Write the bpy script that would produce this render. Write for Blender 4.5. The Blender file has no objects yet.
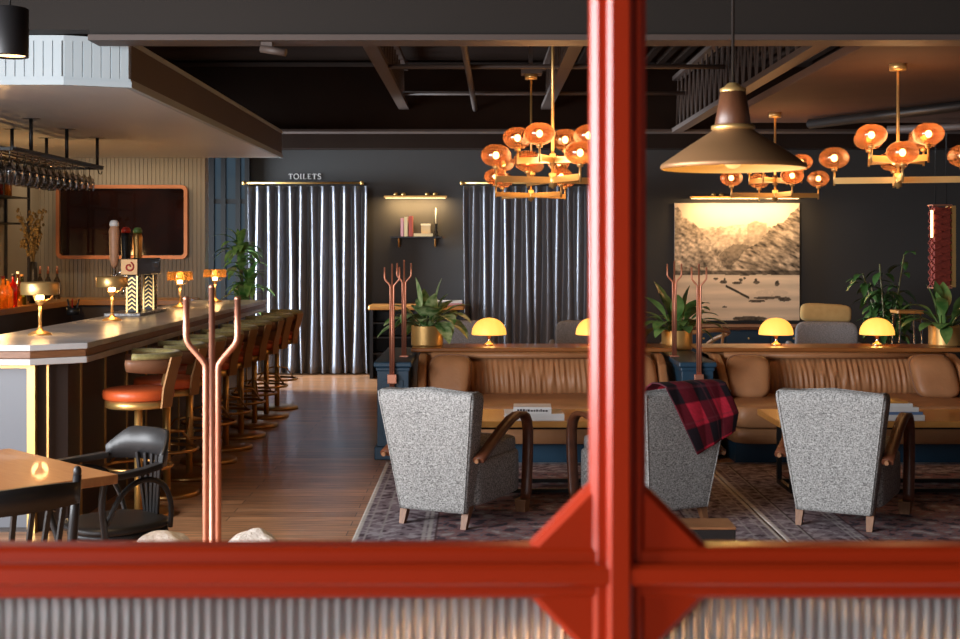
import bpy, math, random
import numpy as np
from mathutils import Matrix, Vector
R = math.radians
PI = math.pi
random.seed(7)
sc = bpy.context.scene
COL = sc.collection
# ------------------------------------------------------------------ camera
F = 1300.0                      # focal length in pixels of the 960 px frame
EYE = 1.6
HZ = 250.0                      # horizon row
cd = bpy.data.cameras.new('camera')
cam = bpy.data.objects.new('camera', cd)
COL.objects.link(cam)
cam.location = (0, 0, EYE)
cam.rotation_euler = (PI / 2, 0, 0)
cd.sensor_width = 36.0
cd.lens = F * 36.0 / 960.0
cd.shift_y = -(319.5 - HZ) / 960.0
cd.clip_start = 0.05
cd.dof.use_dof = True
cd.dof.focus_distance = 7.6
cd.dof.aperture_fstop = 8.4
sc.camera = cam
# ------------------------------------------------------------------ view, world
sc.view_settings.view_transform = 'Standard'
sc.view_settings.look = 'None'
sc.view_settings.gamma = 1.0
sc.view_settings.use_curve_mapping = False
sc.view_settings.exposure = 0.9
sc.cycles.use_denoising = True
sc.cycles.max_bounces = 8
sc.cycles.transparent_max_bounces = 16
sc.cycles.sample_clamp_indirect = 4.0
sc.cycles.caustics_reflective = False
sc.cycles.caustics_refractive = False
w = bpy.data.worlds.new('world')
sc.world = w
w.use_nodes = True
w.node_tree.nodes['Background'].inputs[0].default_value = (0.8, 0.85, 0.9, 1)
w.node_tree.nodes['Background'].inputs[1].default_value = 0.16


def light(name, kind, loc, energy, color, rot=(0, 0, 0), size=None, size_y=None, spot=None, blend=.6, radius=None):
    ld = bpy.data.lights.new(name, kind)
    ld.energy = energy
    ld.color = color
    if kind == 'AREA':
        ld.shape = 'RECTANGLE'
        ld.size = size
        ld.size_y = size_y or size
    if kind == 'SPOT':
        ld.spot_size = spot
        ld.spot_blend = blend
    if radius is not None and kind != 'AREA':
        ld.shadow_soft_size = radius
    o = bpy.data.objects.new(name, ld)
    COL.objects.link(o)
    o.location = loc
    o.rotation_euler = rot
    return o


DAY = (0.93, 0.96, 1.0)
COOL_FILL = (0.80, 0.90, 1.0)
WARM = (1.0, 0.56, 0.22)
# daylight through the tall windows of the left wall and of the wall behind the camera
light('daylight_left', 'AREA', (-5.05, 2.0, 2.0), 660, DAY, (0, R(-90), 0), 2.2, 6.6)
light('daylight_behind', 'AREA', (-3.0, -2.35, 2.0), 60, DAY, (R(90), 0, 0), 3.2, 2.2)
# added fill grazing the curtains from the left; the wall there has no window
dp = light('curtain_fill', 'AREA', (-5.0, 15.95, 1.45), 165, COOL_FILL, (0, R(-90), 0), 2.6, 1.5)
dp.data.spread = R(75)


# ------------------------------------------------------------------ materials
def nt(name):
    m = bpy.data.materials.new(name)
    m.use_nodes = True
    t = m.node_tree
    return m, t, t.nodes['Principled BSDF']


def mat(name, col, rough=.5, metal=0., spec=.5, noise=None, bump=None, emit=None, sheen=0., coat=0., scale=(1, 1, 1)):
    """noise=(scale, second colour, contrast); bump=(scale, strength)"""
    m, t, p = nt(name)
    p.inputs['Base Color'].default_value = (*col, 1)
    p.inputs['Roughness'].default_value = rough
    p.inputs['Metallic'].default_value = metal
    p.inputs['Specular IOR Level'].default_value = spec
    p.inputs['Sheen Weight'].default_value = sheen
    p.inputs['Coat Weight'].default_value = coat
    if emit:
        p.inputs['Emission Color'].default_value = (*emit[0], 1)
        p.inputs['Emission Strength'].default_value = emit[1]
    if noise or bump:
        tc = t.nodes.new('ShaderNodeTexCoord')
        mp = t.nodes.new('ShaderNodeMapping')
        mp.inputs['Scale'].default_value = scale
        t.links.new(tc.outputs['Object'], mp.inputs[0])
    if noise:
        n = t.nodes.new('ShaderNodeTexNoise')
        n.inputs['Scale'].default_value = noise[0]
        n.inputs['Detail'].default_value = 6
        t.links.new(mp.outputs[0], n.inputs['Vector'])
        r = t.nodes.new('ShaderNodeValToRGB')
        c = noise[2] if len(noise) > 2 else .2
        r.color_ramp.elements[0].position = .5 - c
        r.color_ramp.elements[1].position = .5 + c
        r.color_ramp.elements[0].color = (*col, 1)
        r.color_ramp.elements[1].color = (*noise[1], 1)
        t.links.new(n.outputs['Fac'], r.inputs[0])
        t.links.new(r.outputs[0], p.inputs['Base Color'])
    if bump:
        n2 = t.nodes.new('ShaderNodeTexNoise')
        n2.inputs['Scale'].default_value = bump[0]
        n2.inputs['Detail'].default_value = 4
        t.links.new(mp.outputs[0], n2.inputs['Vector'])
        b = t.nodes.new('ShaderNodeBump')
        b.inputs['Strength'].default_value = bump[1]
        b.inputs['Distance'].default_value = .01
        t.links.new(n2.outputs['Fac'], b.inputs['Height'])
        t.links.new(b.outputs[0], p.inputs['Normal'])
    return m


def vcol(name, rough=.8, sheen=0.):
    m, t, p = nt(name)
    a = t.nodes.new('ShaderNodeVertexColor')
    a.layer_name = 'tint'
    t.links.new(a.outputs['Color'], p.inputs['Base Color'])
    p.inputs['Roughness'].default_value = rough
    p.inputs['Sheen Weight'].default_value = sheen
    p.inputs['Specular IOR Level'].default_value = .3
    return m


def thin_glass(name, tint, body=None, bodyfac=0., gloss=.12, rough=.03):
    """a thin walled coloured glass shell"""
    m, t, p = nt(name)
    out = t.nodes['Material Output']
    tr = t.nodes.new('ShaderNodeBsdfTransparent')
    tr.inputs[0].default_value = (*tint, 1)
    gl = t.nodes.new('ShaderNodeBsdfGlossy')
    gl.inputs['Roughness'].default_value = rough
    lw = t.nodes.new('ShaderNodeLayerWeight')
    lw.inputs[0].default_value = .35
    mu = t.nodes.new('ShaderNodeMath')
    mu.operation = 'MULTIPLY_ADD'
    mu.inputs[1].default_value = .5
    mu.inputs[2].default_value = gloss * .4
    t.links.new(lw.outputs['Fresnel'], mu.inputs[0])
    mix = t.nodes.new('ShaderNodeMixShader')
    t.links.new(mu.outputs[0], mix.inputs[0])
    t.links.new(tr.outputs[0], mix.inputs[1])
    t.links.new(gl.outputs[0], mix.inputs[2])
    last = mix
    if body:
        df = t.nodes.new('ShaderNodeBsdfTranslucent')
        df.inputs[0].default_value = (*body, 1)
        m2 = t.nodes.new('ShaderNodeMixShader')
        m2.inputs[0].default_value = bodyfac
        t.links.new(mix.outputs[0], m2.inputs[1])
        t.links.new(df.outputs[0], m2.inputs[2])
        last = m2
    t.links.new(last.outputs[0], out.inputs[0])
    t.nodes.remove(p)
    return m


def wood(name, c1, c2, rough=.4, scale=(2, 14, 14), coat=0.):
    return mat(name, c1, rough, noise=(4.0, c2, .22), scale=scale, coat=coat)


M = {}
M['red'] = mat('red_paint', (.33, .023, .004), .36, spec=.2, noise=(1.5, (.365, .026, .0045), .3))
_p = M['red'].node_tree.nodes['Principled BSDF']
_p.inputs['Coat Weight'].default_value = .42
_p.inputs['Coat Roughness'].default_value = .17
M['floor'], t, p = nt('floor_planks')
tc = t.nodes.new('ShaderNodeTexCoord')
br = t.nodes.new('ShaderNodeTexBrick')
br.inputs['Scale'].default_value = 1
br.inputs['Brick Width'].default_value = 1.5
br.inputs['Row Height'].default_value = .13
br.inputs['Mortar Size'].default_value = .0025
br.inputs['Color1'].default_value = (.66, .33, .16, 1)
br.inputs['Color2'].default_value = (.43, .205, .10, 1)
br.inputs['Mortar'].default_value = (.025, .01, .005, 1)
t.links.new(tc.outputs['Object'], br.inputs['Vector'])
mp = t.nodes.new('ShaderNodeMapping')
mp.inputs['Scale'].default_value = (1.5, 22, 1)
t.links.new(tc.outputs['Object'], mp.inputs[0])
ns = t.nodes.new('ShaderNodeTexNoise')
ns.inputs['Scale'].default_value = 2.2
ns.inputs['Detail'].default_value = 8
t.links.new(mp.outputs[0], ns.inputs['Vector'])
rp = t.nodes.new('ShaderNodeValToRGB')
rp.color_ramp.elements[0].position = .3
rp.color_ramp.elements[1].position = .7
rp.color_ramp.elements[0].color = (.45, .45, .45, 1)
rp.color_ramp.elements[1].color = (1.3, 1.25, 1.2, 1)
t.links.new(ns.outputs['Fac'], rp.inputs[0])
mx = t.nodes.new('ShaderNodeMixRGB')
mx.blend_type = 'MULTIPLY'
mx.inputs[0].default_value = 1
t.links.new(br.outputs['Color'], mx.inputs[1])
t.links.new(rp.outputs[0], mx.inputs[2])
t.links.new(mx.outputs[0], p.inputs['Base Color'])
p.inputs['Roughness'].default_value = .28

# salt and pepper tweed
M['tweed'], t, p = nt('tweed')
tc = t.nodes.new('ShaderNodeTexCoord')
ad = t.nodes.new('ShaderNodeMath')
ad.operation = 'ADD'
for k, s in enumerate(((70, 70, 270), (270, 270, 76))):
    mp = t.nodes.new('ShaderNodeMapping')
    mp.inputs['Scale'].default_value = s
    mp.inputs['Location'].default_value = (k * 3.1, k, k * 2)
    t.links.new(tc.outputs['Object'], mp.inputs[0])
    ns = t.nodes.new('ShaderNodeTexNoise')
    ns.inputs['Scale'].default_value = 1
    ns.inputs['Detail'].default_value = 2
    t.links.new(mp.outputs[0], ns.inputs['Vector'])
    t.links.new(ns.outputs['Fac'], ad.inputs[k])
rp = t.nodes.new('ShaderNodeValToRGB')
hf = t.nodes.new('ShaderNodeMath')
hf.operation = 'MULTIPLY'
hf.inputs[1].default_value = .5
t.links.new(ad.outputs[0], hf.inputs[0])
t.links.new(hf.outputs[0], rp.inputs[0])
rp.color_ramp.elements[0].position = .37
rp.color_ramp.elements[1].position = .65
rp.color_ramp.elements[0].color = (.10, .096, .092, 1)
rp.color_ramp.elements[1].color = (.56, .545, .525, 1)
t.links.new(rp.outputs[0], p.inputs['Base Color'])
p.inputs['Roughness'].default_value = .95
p.inputs['Specular IOR Level'].default_value = .1

M['grey_cloth'] = mat('grey_cloth', (.20, .195, .2), .95, noise=(90, (.36, .35, .36), .2), spec=.1)
M['tan_cloth'] = mat('tan_cloth', (.62, .43, .19), .9, noise=(14, (.5, .33, .13), .3), spec=.1)
M['leather'] = mat('brown_leather', (.37, .175, .078), .46, noise=(5, (.28, .125, .053), .25), bump=(38, .25), spec=.35)
M['orange_leather'] = mat('orange_leather', (.68, .12, .03), .40, noise=(9, (.58, .09, .02), .25), bump=(50, .15))
M['brown_leather'] = mat('tan_back_leather', (.2, .09, .045), .5, bump=(50, .15))
M['green_velvet'] = mat('olive_velvet', (.34, .28, .10), .6, sheen=.1, noise=(60, (.2, .16, .055), .2))
M['arm_wood'] = wood('dark_bent_wood', (.085, .024, .010), (.14, .042, .016), .42, (6, 6, 6))
M['leg_wood'] = wood('leg_wood', (.27, .12, .05), (.2, .08, .032), .5, (20, 20, 3))
M['oak'] = wood('honey_oak', (.54, .25, .06), (.45, .19, .045), .35, (2, 16, 8), .2)
M['ledge_wood'] = wood('ledge_wood', (.30, .11, .03), (.22, .075, .02), .32, (1.5, 20, 10), .2)
M['table_wood'] = wood('table_wood', (.31, .15, .055), (.24, .1, .035), .38, (14, 2, 8), .1)
M['walnut'] = wood('walnut', (.09, .032, .014), (.13, .05, .022), .4, (14, 14, 3))
M['bar_wood'] = wood('bar_edge_wood', (.24, .11, .05), (.17, .07, .03), .4, (3, 3, 20))
M['light_wood'] = wood('pale_bent_wood', (.42, .22, .09), (.33, .16, .06), .4, (9, 9, 9))
M['copper'] = mat('copper', (.66, .29, .19), .44, .85, noise=(7, (.58, .25, .16), .3))
M['brass'] = mat('brass', (.80, .50, .17), .38, .8, noise=(6, (.7, .44, .14), .3))
M['old_brass'] = mat('dull_brass', (.62, .36, .13), .36, 1., noise=(6, (.52, .28, .09), .3))
M['gold'] = mat('satin_gold', (.80, .50, .19), .36, .75, noise=(4, (.74, .45, .16), .3))
M['tv_copper'] = mat('dark_copper', (.45, .18, .08), .4, .8, noise=(7, (.4, .15, .07), .3))
M['planter_brass'] = mat('planter_brass', (.60, .36, .12), .40, .6, noise=(4, (.52, .30, .10), .3))
M['bracket_wood'] = mat('bracket_tan', (.40, .20, .07), .4, .2, noise=(9, (.33, .16, .055), .3))
M['chrome'] = mat('chrome', (.8, .78, .75), .12, 1.)
M['blue'] = mat('blue_paint', (.013, .042, .075), .4, noise=(3, (.016, .05, .088), .3))
M['black'] = mat('black_lacquer', (.012, .012, .013), .42, spec=.35, noise=(3, (.016, .015, .016), .3))
M['black_metal'] = mat('black_metal', (.012, .011, .011), .45, .3)
M['charcoal'] = mat('charcoal_wall_paint', (.030, .028, .027), .65, noise=(1.3, (.036, .034, .033), .3))
M['ceiling'] = mat('dark_ceiling_paint', (.018, .010, .007), .9, spec=.08, noise=(2, (.024, .015, .011), .3))
M['beam'] = mat('beam_paint', (.020, .016, .0135), .7, spec=.2, noise=(1.2, (.023, .018, .015), .3))
M['flange'] = mat('flange_paint', (.06, .040, .032), .6, noise=(1.5, (.07, .047, .038), .3))
M['panel'] = mat('acoustic_panel', (.07, .03, .015), .85, noise=(3, (.09, .04, .019), .3))
M['soffit'] = mat('blue_grey_paint', (.39, .455, .49), .45, noise=(.9, (.43, .495, .525), .3))
M['bounce_underside'] = mat('bounce_light_tone', (.60, .63, .66), .34, noise=(.9, (.64, .67, .70), .3))  # soffit tone lightened to carry daylight bounced onto its underside
M['beadboard'] = mat('beige_beadboard_paint', (.27, .245, .20), .55, noise=(2, (.30, .275, .225), .3))
M['panel_grey'] = mat('grey_blue_panel', (.13, .14, .16), .45, noise=(2, (.15, .16, .18), .3))
M['bar_dark'] = mat('dark_bar_panel', (.03, .022, .02), .4, noise=(3, (.04, .028, .024), .3))
M['marble'] = mat('grey_marble', (.40, .40, .41), .30, noise=(3.5, (.55, .54, .53), .12))
M['white_stone'] = mat('speckled_stone', (.5, .5, .5), .3, noise=(40, (.12, .12, .13), .1))
M['white'] = mat('white_paper', (.72, .69, .66), .6, noise=(3, (.66, .63, .61), .3))
M['screen'] = mat('dark_glass_screen', (.006, .004, .004), .05, spec=.35, noise=(2.2, (.022, .006, .004), .18))
M['curtain'] = mat('satin_velvet', (.20, .212, .245), .44, .35, noise=(2, (.16, .17, .20), .3), sheen=.4)
M['leaf'] = mat('leaf_green', (.035, .115, .025), .34, noise=(9, (.16, .27, .08), .13))
M['leaf_dark'] = mat('leaf_deep_green', (.02, .065, .014), .4, noise=(7, (.05, .11, .025), .2))
M['leaf_pale'] = mat('leaf_variegated', (.07, .20, .04), .36, noise=(15, (.46, .56, .28), .11))
M['leaf_bright'] = mat('leaf_bright_green', (.045, .17, .03), .32, noise=(12, (.24, .44, .15), .13))
M['stem'] = mat('plant_stem', (.1, .12, .04), .6, noise=(9, (.13, .09, .04), .3))
M['dried'] = mat('dried_stems', (.22, .15, .05), .8, noise=(20, (.12, .08, .03), .3))
M['soil'] = mat('soil', (.03, .02, .013), .9, bump=(40, .6))
M['fur'] = mat('cream_sheepskin', (.75, .72, .70), .95, noise=(30, (.58, .55, .53), .2), bump=(55, 1.0))
M['globe'] = thin_glass('amber_glass', (.90, .54, .34), (.88, .42, .22), .22, .35)
M['clear'] = thin_glass('clear_glass', (.52, .48, .44), None, 0, .12)
M['amber_bottle'] = thin_glass('amber_bottle_glass', (.95, .55, .16), (.9, .42, .07), .25, .3)
M['green_bottle'] = thin_glass('green_bottle_glass', (.4, .5, .2), (.2, .25, .05), .3, .3)
M['red_bottle'] = thin_glass('red_bottle_glass', (.8, .12, .05), (.7, .06, .02), .4, .3)
M['bulb'] = mat('lit_bulb', (1, .8, .5), .5, emit=((1.0, .60, .24), 15.))
M['dome'] = mat('lit_dome_shade', (.8, .5, .15), .5, emit=((1.0, .43, .065), .80))
M['shade_in'] = mat('shade_enamel', (.85, .62, .25), .5, noise=(4, (.7, .5, .22), .3))
M['shade_out'] = mat('shade_spun_brass', (.36, .19, .085), .45, .5, noise=(5, (.32, .165, .07), .3))
M['dim_bulb'] = mat('dim_filament_bulb', (.6, .4, .15), .2, emit=((1.0, .6, .2), .6))
M['fascia_shadow'] = mat('fascia_shadow_tone', (.10, .073, .062), .5, noise=(1.5, (.115, .085, .072), .3))  # soffit tone darkened: the shade of its right face is in the colour
M['led'] = mat('lit_strip', (1, .8, .5), .5, emit=((1.0, .60, .24), 2.2))
M['outdoors'] = mat('dusk_window_pane', (.02, .03, .04), .08, emit=((.22, .36, .5), .07))
M['book_red'] = mat('red_book_cover', (.36, .06, .035), .6, noise=(9, (.3, .05, .03), .3))
M['book_cream'] = mat('cream_book_cover', (.6, .45, .24), .6, noise=(9, (.55, .4, .2), .3))
M['book_pink'] = mat('pink_book_cover', (.55, .26, .25), .6, noise=(9, (.5, .22, .22), .3))
M['book_blue'] = mat('blue_book_spine', (.1, .17, .32), .6, noise=(9, (.12, .2, .36), .3))
M['candle'] = mat('candle_wax', (.75, .65, .42), .5, noise=(4, (.72, .62, .4), .3))
M['ink'] = mat('dark_ink', (.03, .02, .025), .6, noise=(9, (.05, .03, .03), .3))
M['woven'] = mat('red_woven_lattice', (.16, .02, .012), .6, noise=(30, (.24, .035, .02), .2))
M['emblem'] = mat('emblem_orange', (.80, .42, .09), .4, noise=(9, (.76, .38, .07), .3))
M['emblem_red'] = mat('emblem_red', (.5, .03, .015), .4, noise=(9, (.45, .03, .012), .3))
M['tap_grip'] = mat('tap_grip_leather', (.48, .25, .14), .5, noise=(30, (.4, .2, .11), .3))
M['lens_amber'] = thin_glass('amber_shade_glass', (1.0, .76, .44), (.85, .55, .25), .12, .3)
M['tint'] = vcol('woven_wool', .95)
M['tint_canvas'] = vcol('printed_canvas', .75)
# reeded glass of the foreground screen
M['reeded'], t, p = nt('reeded_glass')
p.inputs['Base Color'].default_value = (.95, .95, .94, 1)
p.inputs['Roughness'].default_value = .13
p.inputs['IOR'].default_value = 1.45
p.inputs['Transmission Weight'].default_value = .72


# ------------------------------------------------------------------ mesh helper
class MB:
    def __init__(s):
        s.v, s.f, s.sm = [], [], []

    def add(s, vs, fs, smooth=False, X=None):
        o = len(s.v)
        s.v += [tuple(X @ Vector(q)) for q in vs] if X is not None else [tuple(q) for q in vs]
        s.f += [tuple(i + o for i in f) for f in fs]
        s.sm += [smooth] * len(fs)
        return s

    def box(s, x0, x1, y0, y1, z0, z1, X=None):
        vs = [(x, y, z) for z in (z0, z1) for y in (y0, y1) for x in (x0, x1)]
        fs = [(0, 2, 3, 1), (4, 5, 7, 6), (0, 1, 5, 4), (2, 6, 7, 3), (0, 4, 6, 2), (1, 3, 7, 5)]
        return s.add(vs, fs, False, X)

    def bar(s, p0, p1, wd, th, up=(0, 0, 1)):
        """a rectangular bar from p0 to p1"""
        p0, p1 = Vector(p0), Vector(p1)
        d = (p1 - p0).normalized()
        u = Vector(up)
        a = d.cross(u)
        if a.length < 1e-4:
            a = d.cross(Vector((1, 0, 0)))
        a.normalize()
        b = a.cross(d)
        vs = [p + a * i * wd / 2 + b * j * th / 2 for p in (p0, p1) for i, j in ((-1, -1), (1, -1), (1, 1), (-1, 1))]
        return s.add(vs, [(3, 2, 1, 0), (4, 5, 6, 7), (0, 1, 5, 4), (1, 2, 6, 5), (2, 3, 7, 6), (3, 0, 4, 7)])

    def loft(s, rings, smooth=True, closed=True, caps=True):
        n = len(rings[0])
        vs = [q for r in rings for q in r]
        fs = []
        for i in range(len(rings) - 1):
            for j in range(n if closed else n - 1):
                k = (j + 1) % n
                fs.append((i * n + j, i * n + k, (i + 1) * n + k, (i + 1) * n + j))
        s.add(vs, fs, smooth)
        if caps and closed:
            o = len(s.v) - len(vs)
            s.f += [tuple(o + j for j in reversed(range(n))), tuple(o + (len(rings) - 1) * n + j for j in range(n))]
            s.sm += [False, False]
        return s

    def tube(s, pts, r, n=10, closed=False):
        pts = [Vector(q) for q in pts]
        rs = r if isinstance(r, (list, tuple)) else [r] * len(pts)
        rings = []
        nrm = None
        L = len(pts)
        for i, q in enumerate(pts):
            a = pts[i - 1] if (i > 0 or closed) else q
            b = pts[(i + 1) % L] if (i < L - 1 or closed) else q
            d = (b - a).normalized()
            if nrm is None:
                nrm = d.orthogonal().normalized()
            nrm = (nrm - d * nrm.dot(d))
            nrm = nrm.normalized() if nrm.length > 1e-6 else d.orthogonal().normalized()
            bn = d.cross(nrm)
            rings.append([q + (nrm * math.cos(2 * PI * k / n) + bn * math.sin(2 * PI * k / n)) * rs[i] for k in range(n)])
        if closed:
            rings.append(rings[0])
        return s.loft(rings, True, True, not closed)

    def bend(s, pts, r, n=10, k=5):
        """tube through points along a smooth curve"""
        P_ = [Vector(q) for q in pts]
        out = []
        for i in range(len(P_) - 1):
            a, b, c, d = P_[max(0, i - 1)], P_[i], P_[i + 1], P_[min(len(P_) - 1, i + 2)]
            for j in range(k):
                t = j / k
                out.append(.5 * (2 * b + (c - a) * t + (2 * a - 5 * b + 4 * c - d) * t * t + (3 * b - a - 3 * c + d) * t ** 3))
        out.append(P_[-1])
        return s.tube(out, r, n)

    def cyl(s, p0, p1, r0, r1=None, n=16):
        return s.tube([p0, p1], [r0, r0 if r1 is None else r1], n)

    def lathe(s, prof, c=(0, 0, 0), n=24, caps=False):
        rings = [[(c[0] + r * math.cos(2 * PI * k / n), c[1] + r * math.sin(2 * PI * k / n), c[2] + z) for k in range(n)] for r, z in prof]
        return s.loft(rings, True, True, caps)

    def pillow(s, c, h, e=.35, e2=None, nu=28, nv=16, fn=None):
        """superellipsoid: soft box with half sizes h"""
        e2 = e if e2 is None else e2

        def pw(a, k):
            return math.copysign(abs(a) ** k, a)
        rings = []
        for i in range(nv + 1):
            b = -PI / 2 + PI * i / nv
            ring = []
            for j in range(nu):
                a = 2 * PI * j / nu
                q = (h[0] * pw(math.cos(b), e) * pw(math.cos(a), e2), h[1] * pw(math.cos(b), e) * pw(math.sin(a), e2), h[2] * pw(math.sin(b), e))
                q = (q[0] + c[0], q[1] + c[1], q[2] + c[2])
                ring.append(fn(q) if fn else q)
            rings.append(ring)
        return s.loft(rings, True, True, False)

    def prism(s, poly, z0, z1):
        n = len(poly)
        vs = [(x, y, z) for z in (z0, z1) for x, y in poly]
        fs = [tuple(reversed(range(n))), tuple(range(n, 2 * n))] + [(j, (j + 1) % n, n + (j + 1) % n, n + j) for j in range(n)]
        return s.add(vs, fs)

    def sweep(s, path, prof, smooth=False):
        """sweep a profile (list of (side, up)) along a path of (point, side vector, up vector)"""
        rings = [[Vector(q) + Vector(a) * u + Vector(b) * v for u, v in prof] for q, a, b in path]
        return s.loft(rings, smooth)

    def build(s, name, m, parent=None, bevel=0., solid=0., seg=2, auto=None):
        me = bpy.data.meshes.new(name)
        me.from_pydata(s.v, [], s.f)
        me.polygons.foreach_set('use_smooth', s.sm)
        me.materials.append(M[m] if isinstance(m, str) else m)
        o = bpy.data.objects.new(name, me)
        COL.objects.link(o)
        if parent:
            o.parent = parent
        if solid:
            md = o.modifiers.new('solid', 'SOLIDIFY')
            md.thickness = solid
            md.offset = 0
        if bevel:
            md = o.modifiers.new('bevel', 'BEVEL')
            md.width = bevel
            md.segments = seg
            md.limit_method = 'ANGLE'
            md.angle_limit = R(40)
        return o


def tag(o, label=None, cat=None, group=None, kind=None):
    if label:
        o['label'] = label
    if cat:
        o['category'] = cat
    if group:
        o['group'] = group
    if kind:
        o['kind'] = kind
    return o


def thing(name, label, cat, loc=(0, 0, 0), rz=0, group=None):
    o = bpy.data.objects.new(name, None)
    o.empty_display_size = .1
    COL.objects.link(o)
    o.location = loc
    o.rotation_euler = (0, 0, rz)
    return tag(o, label, cat, group)


def struct(name, mb, m, parent=None, **k):
    o = mb.build(name, m, parent, **k)
    if parent is None:
        o['kind'] = 'structure'
    return o


def copy_tree(o, parent=None):
    c = o.copy()
    COL.objects.link(c)
    if parent:
        c.parent = parent
    for ch in list(o.children):
        copy_tree(ch, c)
    return c


def dup(o, loc, rz, label, group=None):
    c = copy_tree(o)
    c.location = loc
    c.rotation_euler = (0, 0, rz)
    c['label'] = label
    if group:
        c['group'] = group
    return c


def wx(px, Y):
    return (px - 480.0) * Y / F


def wz(py, Y):
    return EYE - (py - HZ) * Y / F


def tint_grid(name, pos, col, nu, nv, m, parent=None, solid=0.):
    """grid surface with a colour per point; pos(u,v)->xyz, col(U,V arrays)->(n,3)"""
    vs = [pos(i / nu, j / nv) for j in range(nv + 1) for i in range(nu + 1)]
    fs = [(j * (nu + 1) + i, j * (nu + 1) + i + 1, (j + 1) * (nu + 1) + i + 1, (j + 1) * (nu + 1) + i) for j in range(nv) for i in range(nu)]
    me = bpy.data.meshes.new(name)
    me.from_pydata(vs, [], fs)
    me.polygons.foreach_set('use_smooth', [True] * len(fs))
    U, V = np.meshgrid(np.arange(nu + 1) / nu, np.arange(nv + 1) / nv)
    c = col(U.ravel(), V.ravel())
    a = me.color_attributes.new('tint', 'FLOAT_COLOR', 'POINT')
    a.data.foreach_set('color', np.concatenate([c, np.ones((len(c), 1))], 1).astype(np.float32).ravel())
    me.materials.append(M[m])
    o = bpy.data.objects.new(name, me)
    COL.objects.link(o)
    if parent:
        o.parent = parent
    if solid:
        md = o.modifiers.new('solid', 'SOLIDIFY')
        md.thickness = solid
        md.offset = -1
    return o


RG = np.random.RandomState(3)
_LAT = RG.rand(256, 256)


def vnoise(x, y, oct=4):
    """smooth value noise on arrays"""
    out = np.zeros_like(x)
    amp, tot = 1., 0.
    for o in range(oct):
        xi, yi = np.floor(x).astype(int), np.floor(y).astype(int)
        fx, fy = x - xi, y - yi
        fx, fy = fx * fx * (3 - 2 * fx), fy * fy * (3 - 2 * fy)
        g = lambda a, b: _LAT[(a + 37 * o) % 256, (b + 91 * o) % 256]
        out += amp * ((g(xi, yi) * (1 - fx) + g(xi + 1, yi) * fx) * (1 - fy) + (g(xi, yi + 1) * (1 - fx) + g(xi + 1, yi + 1) * fx) * fy)
        tot += amp
        amp *= .55
        x, y = x * 2.03, y * 2.03
    return out / tot


# ================================================================== SETTING
struct('floor', MB().box(-5.2, 6.6, -2.6, 17.0, -.06, 0), 'floor')
struct('wall_back', MB().box(-5.2, 6.6, 16.9, 17.05, 0, 3.9), 'charcoal')
struct('wall_right', MB().box(6.6, 6.75, -2.6, 17.05, 0, 3.9), 'charcoal')
# left wall with its tall window opening beside the camera, wall behind the camera with another
wl = MB()
wl.box(-5.2, -5.1, 7.0, 17.05, 0, 3.9)
wl.box(-5.2, -5.1, -2.6, -1.5, 0, 3.9)
wl.box(-5.2, -5.1, -1.5, 7.0, 0, .75).box(-5.2, -5.1, -1.5, 7.0, 3.25, 3.9)
struct('wall_left', wl, 'charcoal')
wf = MB()
wf.box(-5.2, -4.7, -2.6, -2.5, 0, 3.9).box(-1.3, 6.75, -2.6, -2.5, 0, 3.9)
wf.box(-4.7, -1.3, -2.6, -2.5, 0, .75).box(-4.7, -1.3, -2.6, -2.5, 3.25, 3.9)
struct('wall_front', wf, 'charcoal')
struct('ceiling', MB().box(-5.2, 6.75, -2.6, 17.05, 3.9, 4.0), 'ceiling')

# steel deck ribs, joists and beams under the ceiling
dk = MB()
for i in range(31):
    x = .98 + i * .19
    dk.box(x, x + .075, 8.3, 15.7, 3.82, 3.9)
struct('ceiling_deck_ribs', dk, 'ceiling')


def truss(x, y0, y1, zb, zt, mname, n):
    m = MB()
    m.box(x - .06, x + .06, y0, y1, zb, zb + .05).box(x - .05, x + .05, y0, y1, zt - .05, zt)
    st = (y1 - y0) / n
    for k in range(n):
        a = y0 + k * st
        m.bar((x, a, zb + .03), (x, a + st / 2, zt - .03), .016, .016, (1, 0, 0))
        m.bar((x, a + st / 2, zt - .03), (x, a + st, zb + .03), .016, .016, (1, 0, 0))
    return struct('ceiling_joist', m, mname)


truss(-.92, 8.35, 15.75, 3.3, 3.82, 'flange', 20)
truss(.80, 8.35, 15.75, 3.3, 3.82, 'flange', 20)
truss(2.38, 8.35, 15.75, 3.02, 3.7, 'flange', 26)
struct('ceiling_beam', MB().box(-2.42, 6.6, 8.06, 8.22, 2.93, 3.9), 'beam')
struct('trim_1', MB().box(-2.42, 6.6, 8.02, 8.26, 2.895, 2.93), 'flange')
struct('ceiling_beam', MB().box(-5.1, -2.42, 8.06, 8.22, 2.966, 3.9), 'beam')
struct('ceiling_beam', MB().box(-5.1, 6.6, 15.75, 15.95, 3.06, 3.82), 'ceiling')
struct('trim_2', MB().box(-5.1, 6.6, 15.7, 16.0, 3.03, 3.06), 'flange')
struct('ceiling_beam', MB().box(-5.1, 6.6, 16.6, 16.9, 2.9, 3.9), 'ceiling')
for k, (yy, zz) in enumerate(((10.4, 3.06), (12.6, 3.1))):
    pass
struct('ceiling_pipe', MB().cyl((-.9, 12.2, 3.32), (2.3, 12.2, 3.32), .022), 'flange')
struct('ceiling_pipe', MB().cyl((-.9, 14.6, 3.36), (2.3, 14.6, 3.36), .022), 'flange')
struct('ceiling_pipe', MB().cyl((-.17, 8.4, 3.30), (-.06, 15.7, 3.30), .03), 'flange')
struct('ceiling_panel', MB().box(2.5, 6.55, 8.3, 13.6, 2.93, 3.0), 'panel', bevel=.01)
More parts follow.
